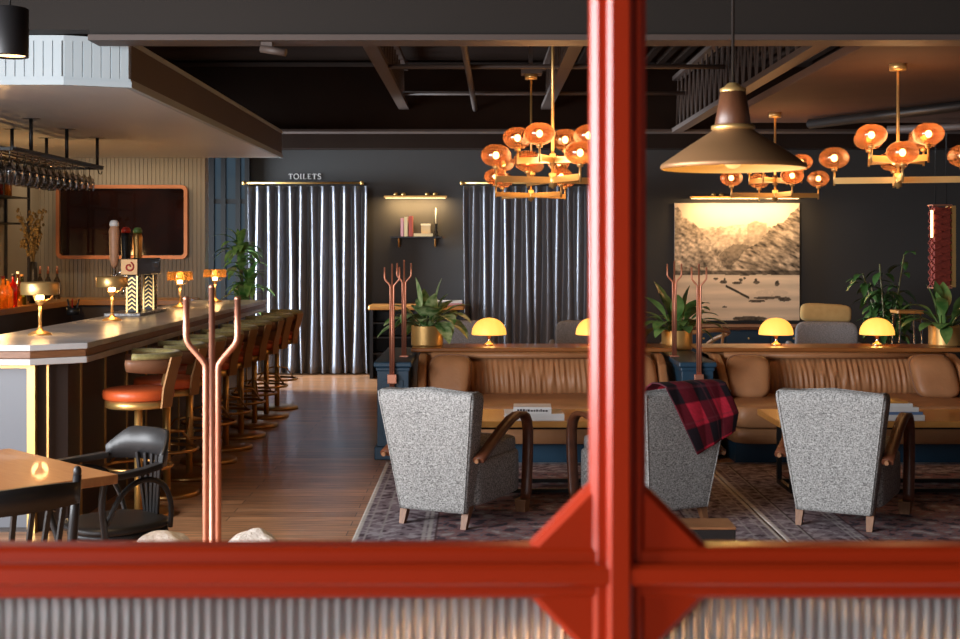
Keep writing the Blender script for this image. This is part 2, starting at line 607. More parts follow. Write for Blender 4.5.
struct('ceiling_pipe', MB().tube([(3.3, 13.0, 2.86), (4.4, 11.0, 2.86), (6.4, 9.6, 2.86)], .05), 'black_metal')
struct('ceiling_pipe', MB().tube([(4.2, 13.4, 2.84), (6.5, 12.0, 2.84)], .04), 'flange')
# track spot on the front beam
ts = thing('track_spotlight', 'small grey track spotlight clamped under the front ceiling beam', 'spotlight', (wx(269, 8.1), 8.12, 2.895))
MB().box(-.05, .02, -.03, .03, -.03, 0).build('clamp', 'flange', ts)
MB().cyl((-.05, -.02, -.04), (.11, -.05, -.07), .024).build('lamp_head', 'flange', ts)

# soffit over the bar
sp = [(-5.1, 8.27), (-2.65, 8.27), (-2.27, 8.42), (-2.27, 14.86), (-5.1, 14.86)]
so = MB().prism(sp, 2.665, 2.95)
soff = struct('bar_soffit', so, 'soffit')
tr = MB()
for z0, z1, d in ((2.65, 2.69, .015), (2.69, 2.705, .008), (2.93, 2.965, .012)):
    tr.prism([(-5.1, 8.27 - d), (-2.65 + d * .4, 8.27 - d), (-2.27 + d, 8.42 - d * .4), (-2.27 + d, 14.86), (-2.29, 14.86), (-2.29, 8.44), (-2.66, 8.29), (-5.1, 8.29)], z0, z1)
struct('soffit_moulding', tr, 'soffit', soff)


def grooved(name, p0, p1, z0, z1, pitch, m, parent=None, depth=.007, nrm=None):
    """vertical tongue and groove boarding between two ground points"""
    p0, p1 = Vector((*p0, 0)), Vector((*p1, 0))
    d = (p1 - p0)
    L = d.length
    d.normalize()
    nv = Vector((d.y, -d.x, 0))
    n = max(1, int(round(L / pitch)))
    pts = []
    for i in range(n):
        a = L * i / n
        b = L / n
        for s_, o_ in ((0, 0), (.07, depth), (.93, depth)):
            pts.append(p0 + d * (a + b * s_) + nv * o_)
    pts.append(p1)
    m_ = MB()
    m_.loft([[q + Vector((0, 0, z0)) for q in pts], [q + Vector((0, 0, z1)) for q in pts]], False, False)
    o = m_.build(name, m, parent)
    if parent is None:
        o['kind'] = 'structure'
    return o


grooved('boarding', (-5.1, 8.265), (-2.655, 8.265), 2.705, 2.93, .06, 'soffit', soff)
grooved('boarding', (-2.648, 8.268), (-2.272, 8.416), 2.705, 2.93, .06, 'soffit', soff)
MB().box(-2.27, -2.2635, 8.43, 14.85, 2.706, 2.929).build('fascia_shadow_slab', 'fascia_shadow', soff)  # dark slab that paints the shade on the soffit's right face
MB().prism([(-5.1, 8.30), (-2.66, 8.30), (-2.30, 8.45), (-2.30, 14.81), (-5.01, 14.81)], 2.6515, 2.664).build('bounce_underside', 'bounce_underside', soff)  # paler sheet that paints bounced daylight under the soffit
# boarded wall behind the bar
struct('wall_bar', MB().box(-5.1, -3.13, 14.82, 15.0, 0, 2.665), 'beadboard')
grooved('wall_bar_boarding', (-5.1, 14.815), (-3.13, 14.815), 1.0, 2.66, .047, 'beadboard')
struct('wall_bar_left', MB().box(-5.1, -5.02, 8.6, 14.82, 0, 2.665), 'beadboard')

# window beside the toilets curtain
win = bpy.data.objects.new('window_2', None)
COL.objects.link(win)
win.location = (-3.3, 16.85, 0)
win['kind'] = 'structure'
MB().box(-.62, .30, .03, .04, .1, 2.88).build('pane', 'outdoors', win)
fm = MB()
for x in (-.62, -.44, -.20, -.05, .14, .26):
    fm.box(x, x + .06, -.05, .03, 0, 2.9)
fm.box(-.62, .32, -.04, .03, 2.2, 2.26).box(-.62, .32, -.04, .03, 0, .12).box(-.62, .32, -.05, .03, 2.84, 2.9)
fm.build('window_frame', 'black_metal', win)

# ------------------------------------------------------------------ the red screen in the foreground
FS = 1.2                                # distance of its front face
k_ = FS / F
scr = bpy.data.objects.new('window_1', None)
COL.objects.link(scr)
scr.location = ((620.5 - 480) * k_, FS, wz(577, FS))
tag(scr, 'red painted frame of the reeded glass screen in the foreground', 'window frame', None, 'structure')
q = k_                                  # one pixel at the frame, in metres


def profile_bar(horizontal, a0, a1):
    """stepped moulding: wide base at the back, narrower bead in front; lengths in pixels"""
    m = MB()
    for h, y0, y1, c in ((28 if not horizontal else 26, .012 if not horizontal else .0132, .042, 4.5 if horizontal else 6.5), (13 if not horizontal else 11, -.0 if not horizontal else .0015, .012, 4.5)):
        h, c = h * q, c * q
        poly = [(-h, y1), (-h, y0 + c), (-h + c, y0), (h - c, y0), (h, y0 + c), (h, y1)]
        if horizontal:
            rings = [[(a * q, y, x) for x, y in poly] for a in (a0, a1)]
        else:
            rings = [[(x, y, a * q) for x, y in poly] for a in (a0, a1)]
        m.loft(rings, False)
    return m


profile_bar(False, -480, 760).build('post', 'red', scr)
profile_bar(True, -700, 480).build('rail', 'red', scr)
for sx in (-1, 1):
    for sz in (-1, 1):
        a, b = 20 * q, 96 * q
        tri = [(a, a), (b, a), (a, b)]
        m = MB()
        for y0, y1, c in ((.0165, .040, 9),):
            b2 = 96 * q
            poly = [(a, a), (b2, a), (a, b2)]
            poly2 = [(a, a), (b2 - c * q, a), (a, b2 - c * q)]
            rg = [[(x * sx, y1, z * sz) for x, z in poly], [(x * sx, y0 + .006, z * sz) for x, z in poly], [(x * sx, y0, z * sz) for x, z in poly2]]
            if sx * sz > 0:
                rg = [list(reversed(r_)) for r_ in rg]
            m.loft(rg, False)
        m.build('gusset', 'red', scr)


def reeds(x0, x1):
    m = MB()
    n = int(round((x1 - x0) / 12.05))
    st = (x1 - x0) / n
    front = []
    for i in range(n):
        for j in range(8):
            tt = j / 8
            front.append(((x0 + (i + tt) * st) * q, .040 - .0075 * math.sin(PI * tt) ** .8))
    front.append((x1 * q, .040))
    back = [(x1 * q, .043), (x0 * q, .043)]
    ring = front + back
    m.loft([[(x, y, -26 * q) for x, y in ring], [(x, y, -520 * q) for x, y in ring]], True)
    return m.build('reeded_glass', 'reeded', scr)


reeds(-690, -26)
reeds(26, 470)

# ================================================================== THE BAR
ct = thing('bar_counter', 'long bar counter with grey marble top and brass strips on dark panels', 'bar counter', (-2.6, 10.5, 0))


def loc(poly, o=(-2.6, 10.5)):
    return [(x - o[0], y - o[1]) for x, y in poly]


def counter_poly(d):
    return loc([(-5.0, 7.25 + d), (-2.51 - d * .3, 7.25 + d), (-2.245 - d, 7.44 + d * .4), (-2.27 - d, 13.85 - d), (-3.02 + d, 13.85 - d), (-3.02 + d, 8.05 - d), (-5.0, 8.05 - d)])


MB().prism(counter_poly(0), 1.035, 1.07).build('worktop', 'marble', ct, bevel=.005)
MB().prism(counter_poly(.012), .992, 1.034).build('edge_band', 'bar_wood', ct, bevel=.004)
MB().prism(counter_poly(.004), .955, .991).build('lower_band', 'marble', ct, bevel=.004)
bd = MB().prism(counter_poly(.13), 0, .954)
bd.build('body', 'bar_dark', ct)
MB().box(-5 + 2.6, -2.545 + 2.6, 7.36 - 10.5, 7.375 - 10.5, .03, .93).build('front_panel', 'panel_grey', ct)
for px0, y in ((31, 7.352),):
    x = -2.545
    MB().box(x + 2.6 - .015, x + 2.6 + .03, 7.345 - 10.5, 7.385 - 10.5, 0, .953).build('brass_strip', 'brass', ct)
MB().box(-5 + 2.6, -2.545 + 2.6, 7.35 - 10.5, 7.378 - 10.5, .932, .952).build('brass_strip', 'brass', ct)
for x, y in ((-2.46, 7.405),):
    MB().box(x + 2.6 - .006, x + 2.6 + .006, y - 10.5 - .008, y - 10.5 + .012, .0, .953).build('brass_strip', 'old_brass', ct)
for k in range(13):
    y = 7.73 + .51 * k
    x = -2.375 - .025 * (y - 7.5) / 6.2
    MB().box(x + 2.6 - .004, x + 2.6 + .01, y - 10.5 - .010, y - 10.5 + .010, 0, .953).build('brass_strip', 'old_brass', ct)

bb = thing('back_bar_counter', 'wooden back counter along the boarded wall under the television', 'counter', (-4.6, 12, 0))
o_ = (-4.6, 12)
MB().prism(loc([(-5.0, 8.9), (-4.38, 8.9), (-4.38, 14.1), (-3.2, 14.1), (-3.2, 14.8), (-5.0, 14.8)], o_), 1.0, 1.06).build('worktop', 'oak', bb, bevel=.006)
MB().prism(loc([(-5.0, 9.0), (-4.46, 9.0), (-4.46, 14.2), (-3.25, 14.2), (-3.25, 14.78), (-5.0, 14.78)], o_), 0, .999).build('body', 'bar_dark', bb)


def make_stool(label):
    r = thing('bar_stool', label, 'bar stool', (0, 0, 0), 0, 'bar stools along the counter')
    MB().lathe([(0, .03), (.2, .03), (.21, .024), (.215, .0), (0, 0)], n=32).build('base', 'old_brass', r)
    MB().cyl((0, 0, .03), (0, 0, .66), .024).build('pole', 'brass', r)
    fr = MB()
    fr.tube([(.2 * math.cos(a), .2 * math.sin(a), .3) for a in np.linspace(0, 2 * PI, 28)[:-1]], .011, 8, True)
    fr.build('foot_ring', 'old_brass', r)
    sp_ = MB()
    for k in range(3):
        a = k * 2 * PI / 3 + .5
        sp_.tube([(.02 * math.cos(a), .02 * math.sin(a), .42), (.12 * math.cos(a), .12 * math.sin(a), .40), (.2 * math.cos(a), .2 * math.sin(a), .3)], .008, 6)
    sp_.build('spoke', 'old_brass', r)
    MB().lathe([(0, .655), (.185, .655), (.195, .662), (.195, .70), (0, .70)], n=32).build('seat_ring', 'brass', r)
    MB().pillow((0, 0, .735), (.212, .212, .04), .45, 1, 36, 12).build('seat', 'orange_leather', r)
    # barrel back on the +X side
    bk, tp = [], []
    for k in range(25):
        a = R(-108 + 216 * k / 24)
        ca, sa = math.cos(a), math.sin(a)
        e = abs(k - 12) / 12
        lo = .865 + .02 * e ** 3
        bk.append([(rad * ca, rad * sa, z) for rad, z in ((.232, lo), (.205, lo + .01), (.212, .955), (.25, .955), (.256, .93))])
        if 1 <= k <= 23:
            tp.append([(rad * ca, rad * sa, z) for rad, z in ((.205, .956), (.2, .975), (.215, .99), (.245, .99), (.262, .975), (.258, .956))])
    MB().loft(bk).build('backrest', 'brown_leather', r)
    MB().loft(tp).build('back_pad', 'green_velvet', r)
    for a in (R(-38), R(38)):
        ca, sa = math.cos(a), math.sin(a)
        MB().sweep([((.198 * ca, .198 * sa, .66), (-sa, ca, 0), (ca, sa, 0)), ((.213 * ca, .213 * sa, .78), (-sa, ca, 0), (ca, sa, 0)), ((.268 * ca, .268 * sa, .965), (-sa, ca, 0), (ca, sa, 0))],
                   [(-.05, 0), (.05, 0), (.05, .012), (-.05, .012)]).build('back_bracket', 'bracket_wood', r)
    return r


ORD = ['first', 'second', 'third', 'fourth', 'fifth', 'sixth', 'seventh', 'eighth', 'ninth']
st0 = make_stool('orange leather brass pedestal bar stool, nearest of the row at the counter')
st0.location = (-2.06, 7.84, 0)
st0.rotation_euler = (0, 0, R(15))
for i in range(1, 9):
    dup(st0, (-2.05, 7.85 + .66 * i, 0), R([0, 18, 10, 17, 12, 16, 20, 12, 15][i]),
        'orange leather brass bar stool, %s from the near end of the row' % (ORD[i]) if i < 8 else 'orange leather brass bar stool at the far end of the row')


def make_bar_lamp(label, loc_):
    r = thing('table_lamp', label, 'table lamp', loc_, 0, 'brass lamps on the bar counter')
    MB().lathe([(0, 0), (.072, 0), (.072, .008), (.05, .02), (.022, .032), (.012, .05), (.0105, .06)], n=28).build('base', 'gold', r)
    MB().cyl((0, 0, .055), (0, 0, .19), .0105).build('stem', 'gold', r)
    MB().lathe([(.0, .185), (.012, .185), (.018, .19), (.028, .205), (.034, .222), (.031, .222), (.015, .2), (0, .198)], n=24).build('cup', 'gold', r)
    MB().pillow((0, 0, .236), (.024, .024, .026), 1, 1, 16, 10).build('bulb', 'bulb', r)
    for k in range(3):
        a = k * 2 * PI / 3 + .3
        MB().tube([(.03 * math.cos(a), .03 * math.sin(a), .215), (.06 * math.cos(a), .06 * math.sin(a), .225), (.075 * math.cos(a), .075 * math.sin(a), .245), (.08 * math.cos(a), .08 * math.sin(a), .33)], .004, 6).build('shade_support', 'gold', r)
    sh = MB().lathe([(.114, .252), (.116, .256), (.116, .322), (.11, .33), (.03, .334), (.03, .331), (.108, .326), (.112, .320), (.112, .256), (.114, .252)], n=40)
    sh.build('shade', 'gold', r)
    return r


bl = make_bar_lamp('brass drum shade table lamp nearest the corner of the bar counter', (wx(40, 8.1), 8.1, 1.07))
LP = [(wx(112, 9.75), 9.75, 1.07), (wx(180, 11.95), 11.95, 1.07), (wx(215, 13.3), 13.3, 1.07)]
dup(bl, LP[0], 0, 'brass drum shade table lamp in front of the beer tap tower')
for k, (pt, lb) in enumerate(((LP[1], 'amber glass shade table lamp to the right of the beer tap tower'), (LP[2], 'amber glass shade table lamp behind the near coat rack prongs'))):
    c = dup(bl, pt, 0, lb, 'amber shade lamps at the far end of the bar')
    for ch in c.children:
        if ch.name.startswith('shade'):
            ch.data = ch.data.copy()
            ch.data.materials[0] = M['lens_amber']
for k, pt in enumerate([tuple(bl.location)] + LP):
    light('bar_lamp_light', 'POINT', (pt[0], pt[1], pt[2] + .2), 2.6, WARM, radius=.05)

# beer tap tower
ty = 10.55
tw = thing('beer_tap_tower', 'black and gold beer tap tower on the bar counter', 'beer tap', (wx(128.5, ty) + .02, ty, 1.0925))
MB().box(-.075, .065, -.03, .72, .30, .44).build('head', 'bar_wood' if 0 else 'black', tw, bevel=.008)
for y in (.03, .56):
    lg = MB().box(-.05, .05, y, y + .1, .0, .30).build('column', 'black', tw, bevel=.004)
    st_ = MB()
    for k in range(8):
        zz = .02 + k * .034
        st_.bar((-.03, y - .003, zz), (.0, y - .003, zz + .026), .008, .006, (0, 1, 0)).bar((.03, y - .003, zz), (.0, y - .003, zz + .026), .008, .006, (0, 1, 0))
        st_.bar((.052, y + .02, zz), (.052, y + .05, zz + .026), .008, .006, (1, 0, 0)).bar((.052, y + .08, zz), (.052, y + .05, zz + .026), .008, .006, (1, 0, 0))
    st_.box(-.048, -.036, y - .005, y, 0, .299).box(.036, .048, y - .005, y, 0, .299)
    st_.build('inlay', 'gold', lg)
MB().box(-.07, .06, -.036, -.03, .308, .432).build('emblem_plate', 'emblem', tw)
MB().tube([(-.005 + (.01 + .004 * a) * math.cos(a), -.04, .37 + (.01 + .004 * a) * math.sin(a)) for a in np.linspace(0, 7.5, 30)], .007, 6).build('emblem_swirl', 'emblem_red', tw)
for k, (x, y, gm, top, h) in enumerate(((-.13, -.02, 'tap_grip', 'white', .38), (-.10, .22, 'black', 'emblem_red', .33), (-.07, .47, 'old_brass', 'leaf', .33))):
    hd = MB().lathe([(0, .0), (.02, 0), (.028, .02), (.036, .06), (.043, h - .09), (.036, h - .06), (.03, h - .05), (0, h - .05)], (x, y, .37), 16).build('tap_handle', gm, tw)
    MB().lathe([(0, h - .05), (.038, h - .05), (.038, h - .025), (.025, h - .004), (0, h)], (x, y, .37), 16).build('handle_cap', top, hd)
    MB().cyl((x, y, .37), (x, y, .2), .016).cyl((x, y, .29), (-.04, y, .36), .012).cyl((x, y, .2), (x - .03, y - .01, .14), .01).build('spout', 'chrome', hd)
MB().box(-.2, .09, -.14, .74, 0, .022).build('tray_slab', 'white_stone', thing('drip_tray', 'pale speckled stone slab under the beer tap tower', 'tray', (wx(131, ty) + .02, ty, 1.0705)), bevel=.004)

# bar tools between the counters
tl = thing('tool_caddy', 'black tool caddy with dark and red handled bar tools behind the counter', 'caddy', (wx(73, 10.6), 10.6, 1.07))
MB().lathe([(0, 0), (.05, 0), (.05, .06), (.046, .06), (.046, .006), (0, .006)], n=16).build('cup', 'black_metal', tl)
for k, (a, m_) in enumerate(((0, 'black_metal'), (2, 'emblem_red'), (4, 'black_metal'))):
    MB().cyl((.02 * math.cos(a), .02 * math.sin(a), .01), (.05 * math.cos(a), .05 * math.sin(a), .13), .007, n=8).build('tool', m_, tl)

# television on the boarded wall
tv = thing('television', 'wall mounted television in a rounded copper frame above the back bar', 'television', (wx(122, 14.75), 14.8, wz(222, 14.75)))


def rrect(hw, hh, r, n=6):
    pts = []
    for cx, cz, a0 in ((hw - r, hh - r, 0), (-hw + r, hh - r, 90), (-hw + r, -hh + r, 180), (hw - r, -hh + r, 270)):
        for k in range(n + 1):
            a = R(a0 + 90 * k / n)
            pts.append((cx + r * math.cos(a), cz + r * math.sin(a)))
    return pts


outr, innr = rrect(.745, .42, .07), rrect(.705, .38, .04)
fr = MB()
rg = [[(x, y, z) for x, z in pp] for pp, y in ((outr, 0), (outr, -.07), (innr, -.07), (innr, -.03))]
fr.loft(rg, False, True, False)
fr.build('frame', 'tv_copper', tv)
MB().box(-.70, .70, -.035, -.005, -.375, .375).build('screen', 'screen', tv)

# hanging glass rack with stemware
gx, gy0, gy1, gz = -3.83, 9.95, 12.35, 2.375
gr = thing('glass_rack', 'black metal glass rack hung from the bar soffit', 'glass rack', (gx, 10.8, gz))
fb = MB()
for x in (-.24, .24):
    fb.box(x - .012, x + .012, gy0 - 10.8, gy1 - 10.8, -.012, .012)
for y in (gy0, gy1):
    fb.box(-.24, .24, y - 10.8 - .012, y - 10.8 + .012, -.012, .012)
fb.build('frame', 'black_metal', gr)
for x in (-.235, -.12, 0, .12, .235):
    MB().box(x - .035, x + .035, gy0 - 10.8 + .03, gy1 - 10.8 - .03, .012, .018).build('rail', 'black_metal', gr)
for y in (10.4, 11.3, 12.2):
    rd = MB().cyl((.238, y - 10.8, -.005), (.238, y - 10.8, .285), .015)
    rd.box(.168, .308, y - 10.8 - .035, y - 10.8 + .035, .275, .2895)
    rd.build('hanger', 'black_metal', gr)
    MB().cyl((-.238, y - 10.8, -.005), (-.238, y - 10.8, .285), .015).box(-.308, -.168, y - 10.8 - .035, y - 10.8 + .035, .275, .2895).build('hanger', 'black_metal', gr)
for x in (.2,):
    MB().tube([(x, gy1 - 10.8, -.01), (x + .01, gy1 - 10.8, -.05), (x + .03, gy1 - 10.8, -.055), (x + .04, gy1 - 10.8, -.03)], .006, 6).build('hook', 'black_metal', gr)
wg = None
for ix, x in enumerate((-.06, .06, .18, -.18)):
    for k in range(13):
        y = 10.05 + k * .172 + ix * .02
        if wg is None:
            prof = [(.034, .0), (.034, -.003), (.006, -.008), (.004, -.02), (.004, -.085), (.012, -.1), (.039, -.125), (.047, -.16), (.043, -.205), (.037, -.232)]
            wg = MB().lathe(prof, n=14).build('wine_glass', 'clear')
            tag(wg, 'stemmed wine glass hanging upside down in the rack over the bar', 'wine glass', 'wine glasses in the hanging rack')
            o = wg
        else:
            o = wg.copy()
            COL.objects.link(o)
        o.location = (gx + x, y, gz + .011)

# shelving on the left bar wall, bottles on the back counter
sh = thing('bottle_shelf', 'black metal bottle shelving on the left bar wall', 'shelf', (-4.9, 12.7, 1.06))
for y in (11.6, 12.7, 13.72):
    for x in (.125, -.115):
        MB().box(x, x + .025, y - 12.7 - .012, y - 12.7 + .012, 0, 1.35).build('upright', 'black_metal', sh)
for z in (.82, 1.09, 1.33):
    MB().box(-.115, .15, -1.1, 1.02, z - .012, z).build('shelf_board', 'black_metal', sh)


def make_bottle(m_, capm, h, r_, label, loc_, grp='bottles on the back bar'):
    b = thing('bottle', label, 'bottle', loc_, 0, grp)
    MB().lathe([(0, 0), (r_, 0), (r_, h * .6), (r_ * .8, h * .68), (r_ * .36, h * .76), (r_ * .34, h * .95), (0, h * .95)], n=14).build('body', m_, b)
    MB().cyl((0, 0, h * .93), (0, 0, h), r_ * .4, n=10).build('cap', capm, b)
    return b


BT = [('amber_bottle', 'emblem_red', .30, .042, 'amber bottle with a red cap, leftmost on the back counter', 3, 11.9),
      ('amber_bottle', 'gold', .27, .048, 'squat amber bottle with a gold cap on the back counter', 8, 12.1),
      ('red_bottle', 'black', .31, .04, 'red glass bottle with a black cap on the back counter', 13, 12.35),
      ('amber_bottle', 'white', .33, .038, 'tall amber bottle with a white cap on the back counter', 18, 12.6),
      ('green_bottle', 'gold', .30, .042, 'green glass bottle with a gold cap on the back counter', 22, 12.85)]
for m_, c_, h, r_, lb, px, Y in BT:
    make_bottle(m_, c_, h, r_, lb, (wx(px, Y), Y, 1.0605))
for k, (px, Y, m_, lb) in enumerate(((4, 12.95, 'amber_bottle', 'amber bottle on the upper wall shelf, left of the others'), (12, 13.2, 'red_bottle', 'red bottle on the upper wall shelf between amber ones'), (20, 13.45, 'amber_bottle', 'amber bottle on the upper wall shelf by its end post'))):
    make_bottle(m_, 'black', .22, .035, lb, (-4.88, Y, 1.06 + 1.0905), 'bottles on the wall shelf')
for k, px in enumerate((40, 48, 57)):
    b = thing('pourer_bottle', ('leftmost', 'middle', 'rightmost')[k] + ' of three slim copper topped bottles behind the nearest bar lamp', 'bottle', (wx(px, 14.3), 14.3, 1.0605), 0, 'slim bottles by the wall')
    MB().lathe([(0, 0), (.036, 0), (.036, .2), (.012, .25), (.012, .28), (0, .28)], n=12).build('body', 'clear', b)
    MB().cyl((0, 0, .28), (0, 0, .36), .014, .01, 10).build('pourer', 'copper', b)
vs_ = thing('vase', 'dark vase holding dried brown stems on the back counter', 'vase', (-4.55, 13.25, 1.0605))
MB().lathe([(0, 0), (.045, 0), (.05, .1), (.038, .3), (.035, .42), (.03, .42), (.03, .3), (0, .05)], n=18).build('vessel', 'black', vs_)
dr = MB()
for k in range(26):
    a = random.uniform(0, 2 * PI)
    rr = random.uniform(.03, .16)
    hh = random.uniform(.6, .95)
    tip = (rr * math.cos(a), rr * math.sin(a), hh)
    dr.tube([(0, 0, .35), (tip[0] * .3, tip[1] * .3, .35 + (hh - .35) * .5), tip], .003, 5)
    for j in range(7):
        u = random.uniform(.45, 1.05)
        c = Vector((tip[0] * u + random.uniform(-.03, .03), tip[1] * u + random.uniform(-.03, .03), .35 + (hh - .35) * u))
        dr.pillow(c, (.014, .014, .018), 1, 1, 6, 4)
dr.build('dried_stems', 'dried', vs_)
light('shelf_glow', 'POINT', (-4.55, 12.3, 1.55), 13, (1, .55, .2), radius=.06)
light('bar_wall_wash', 'AREA', (-4.0, 14.2, 2.6), 5, (1, .74, .46), (R(14), 0, 0), 1.8, .1)

# ================================================================== BACK WALL
def curtain(name, x0, x1, label, seed, n):
    rnd = random.Random(seed)
    cw = x1 - x0
    N = n * 10
    ph = [rnd.uniform(-.5, .5) for _ in range(n + 2)]
    am = [rnd.uniform(.75, 1.2) for _ in range(n + 2)]
    rings = []
    for zi in range(25):
        v = zi / 24
        z = .02 + (2.42 - .02) * v
        row = []
        for i in range(N + 1):
            u = i / N * n
            k = int(u)
            f_ = u - k
            p_ = ph[k] * (1 - f_) + ph[k + 1] * f_
            a_ = am[k] * (1 - f_) + am[k + 1] * f_
            pinch = 1 - .25 * math.exp(-((v - 1) / .06) ** 2)
            y = -.075 * a_ * pinch * math.cos(2 * PI * (u + .22 * p_ * (1 - v))) - .012 * math.cos(4 * PI * u + seed)
            xx = x0 + cw * (i / N) + .03 * math.sin(2 * PI * u * .5 + 3 * v) * (1 - v) + .012 * math.sin(2 * PI * u + seed) * pinch
            row.append((xx, 16.72 + y, z))
        rings.append(row)
    o = MB().loft(rings, True, False).build(name, 'curtain', None, solid=.004)
    return tag(o, label, 'curtain', 'satin curtains on the back wall')


curtain('curtain', wx(248, 16.72), wx(367, 16.72), 'dark blue satin curtain hanging under the toilets lettering', 1, 11)
curtain('curtain', wx(464, 16.72), wx(600, 16.72), 'dark blue satin curtain behind the first sofa and chandelier', 5, 13)
for x0, x1, lb in ((244, 362, 'brass curtain rod under the toilets lettering'), (462, 604, 'brass curtain rod behind the middle chandeliers')):
    a, b = wx(x0, 16.72), wx(x1, 16.72)
    r = thing('curtain_rod', lb, 'curtain rod', (a, 16.72, wz(183, 16.72)), 0, 'brass curtain rods')
    MB().cyl((0, 0, 0), (b - a, 0, 0), .014).build('rod', 'brass', r)
    for x in (0, b - a):
        MB().cyl((x, 0, 0), (x, .19, 0), .012).build('bracket', 'brass', r)
        MB().pillow((x, 0, 0), (.028, .028, .028), 1, 1, 12, 8).build('finial', 'brass', r)

# TOILETS lettering: serif capitals built as strokes
sg = thing('toilets_sign', 'cream capital letters reading TOILETS on the dark back wall', 'sign', (wx(288.5, 16.88), 16.892, wz(179, 16.88)))
LH = .068
LW = {'T': .052, 'O': .062, 'I': .024, 'L': .045, 'E': .047, 'S': .042}
x = 0


def stroke(m_, pts, wdt):
    for a, b in zip(pts, pts[1:]):
        m_.bar((a[0], 0, a[1]), (b[0], 0, b[1]), .008, wdt, (0, 1, 0)) if 0 else m_.bar((a[0], 0, a[1]), (b[0], 0, b[1]), wdt, .008, (0, 1, 0))


for chx in 'TOILETS':
    wl_ = LW[chx]
    m_ = MB()
    if chx == 'T':
        stroke(m_, [(x + wl_ / 2, 0), (x + wl_ / 2, LH)], .012)
        stroke(m_, [(x, LH - .003), (x + wl_, LH - .003)], .007)
        stroke(m_, [(x + .003, LH), (x + .003, LH - .014)], .005)
        stroke(m_, [(x + wl_ - .003, LH), (x + wl_ - .003, LH - .014)], .005)
        stroke(m_, [(x + wl_ / 2 - .012, .002), (x + wl_ / 2 + .012, .002)], .004)
    elif chx == 'O':
        stroke(m_, [(x + wl_ / 2 + wl_ / 2 * math.cos(a), LH / 2 + LH / 2 * math.sin(a)) for a in np.linspace(0, 2 * PI, 21)], .010)
    elif chx == 'I':
        stroke(m_, [(x + wl_ / 2, 0), (x + wl_ / 2, LH)], .012)
        stroke(m_, [(x, .002), (x + wl_, .002)], .004)
        stroke(m_, [(x, LH - .002), (x + wl_, LH - .002)], .004)
    elif chx == 'L':
        stroke(m_, [(x + .01, 0), (x + .01, LH)], .012)
        stroke(m_, [(x, .003), (x + wl_, .003)], .007)
        stroke(m_, [(x + wl_ - .003, 0), (x + wl_ - .003, .016)], .005)
        stroke(m_, [(x, LH - .002), (x + .022, LH - .002)], .004)
    elif chx == 'E':
        stroke(m_, [(x + .01, 0), (x + .01, LH)], .012)
        for zz in (.003, LH / 2, LH - .003):
            stroke(m_, [(x, zz), (x + (wl_ if zz != LH / 2 else wl_ * .75), zz)], .007)
        stroke(m_, [(x + wl_ - .003, 0), (x + wl_ - .003, .014)], .005)
        stroke(m_, [(x + wl_ - .003, LH), (x + wl_ - .003, LH - .014)], .005)
    else:
        ps = [(.95, .8), (.8, .96), (.5, 1), (.2, .95), (.05, .77), (.2, .6), (.5, .5), (.82, .4), (.95, .22), (.8, .05), (.5, 0), (.2, .03), (.03, .2)]
        stroke(m_, [(x + a * wl_, b * LH) for a, b in ps], .010)
    m_.build('letter', 'white', sg)
    x += wl_ + .016


def picture_light(label, px0, px1, py, n):
    a, b = wx(px0, 16.75), wx(px1, 16.75)
    r = thing('picture_light', label, 'picture light', ((a + b) / 2, 16.75, wz(py, 16.75)), 0, 'brass picture lights')
    h = (b - a) / 2
    MB().box(-h, h, -.03, .03, -.018, .012).build('bar', 'old_brass', r, bevel=.004)
    MB().box(-h + .02, h - .02, -.02, .02, -.024, -.018).build('light_strip', 'led', r)
    for x in (-h * .5, h * .5):
        m = MB().cyl((x - .05, 0, .012), (x - .05, .14, .03), .01).cyl((x + .05, 0, .012), (x + .05, .14, .03), .01)
        m.pillow((x - .05, 0, .03), (.03, .022, .022), 1, 1, 10, 8).pillow((x + .05, 0, .03), (.03, .022, .022), 1, 1, 10, 8)
        m.build('bracket', 'brass', r)
    return (a + b) / 2, wz(py, 16.75)


cx, cz = picture_light('brass picture light above the small wall shelf', 384, 447, 196.5, 2)
light('picture_glow', 'AREA', (cx, 16.72, cz - .035), 9, (1, .66, .3), (R(16), 0, 0), .72, .05)
cx, cz = picture_light('brass picture light above the canyon print', 690, 800, 197, 2)
light('picture_glow', 'AREA', (cx, 16.56, cz - .035), 10.5, (1, .64, .29), (R(20), 0, 0), 1.3, .05)

ws = thing('wall_shelf', 'short black wall shelf on two curved brackets', 'shelf', (wx(416.5, 16.8), 16.9, wz(238, 16.8)))
MB().box(-.33, .33, -.2, -.005, 0, .02).build('shelf_board', 'black', ws, bevel=.003)
for x in (-.23, .24):
    MB().bend([(x, -.012, 0), (x, -.014, -.1), (x, -.06, -.1), (x, -.1, -.04), (x, -.12, -.003)], .012, 8).build('bracket', 'old_brass', ws)
zs = wz(238, 16.8) + .0205
for k, (px, m_, h, wd, lb) in enumerate(((402.5, 'book_pink', .235, .035, 'dusky pink book, leftmost upright on the wall shelf'), (406.3, 'book_cream', .25, .045, 'cream book standing between the pink and red books'), (411, 'book_red', .26, .05, 'red book, rightmost upright on the wall shelf'))):
    b = thing('book', lb, 'book', (wx(px, 16.8), 16.78, zs), 0, 'books standing on the wall shelf')
    MB().box(-wd / 2 + .004, wd / 2 - .004, -.07, .068, .004, h - .004).build('pages', 'white', b)
    MB().box(-wd / 2, -wd / 2 + .004, -.075, .07, 0, h).box(wd / 2 - .004, wd / 2, -.075, .07, 0, h).box(-wd / 2, wd / 2, -.079, -.074, 0, h).build('cover', m_, b)
b = thing('book', 'cream book lying flat under the small box on the wall shelf', 'book', (wx(423.5, 16.8), 16.78, zs), 0, None)
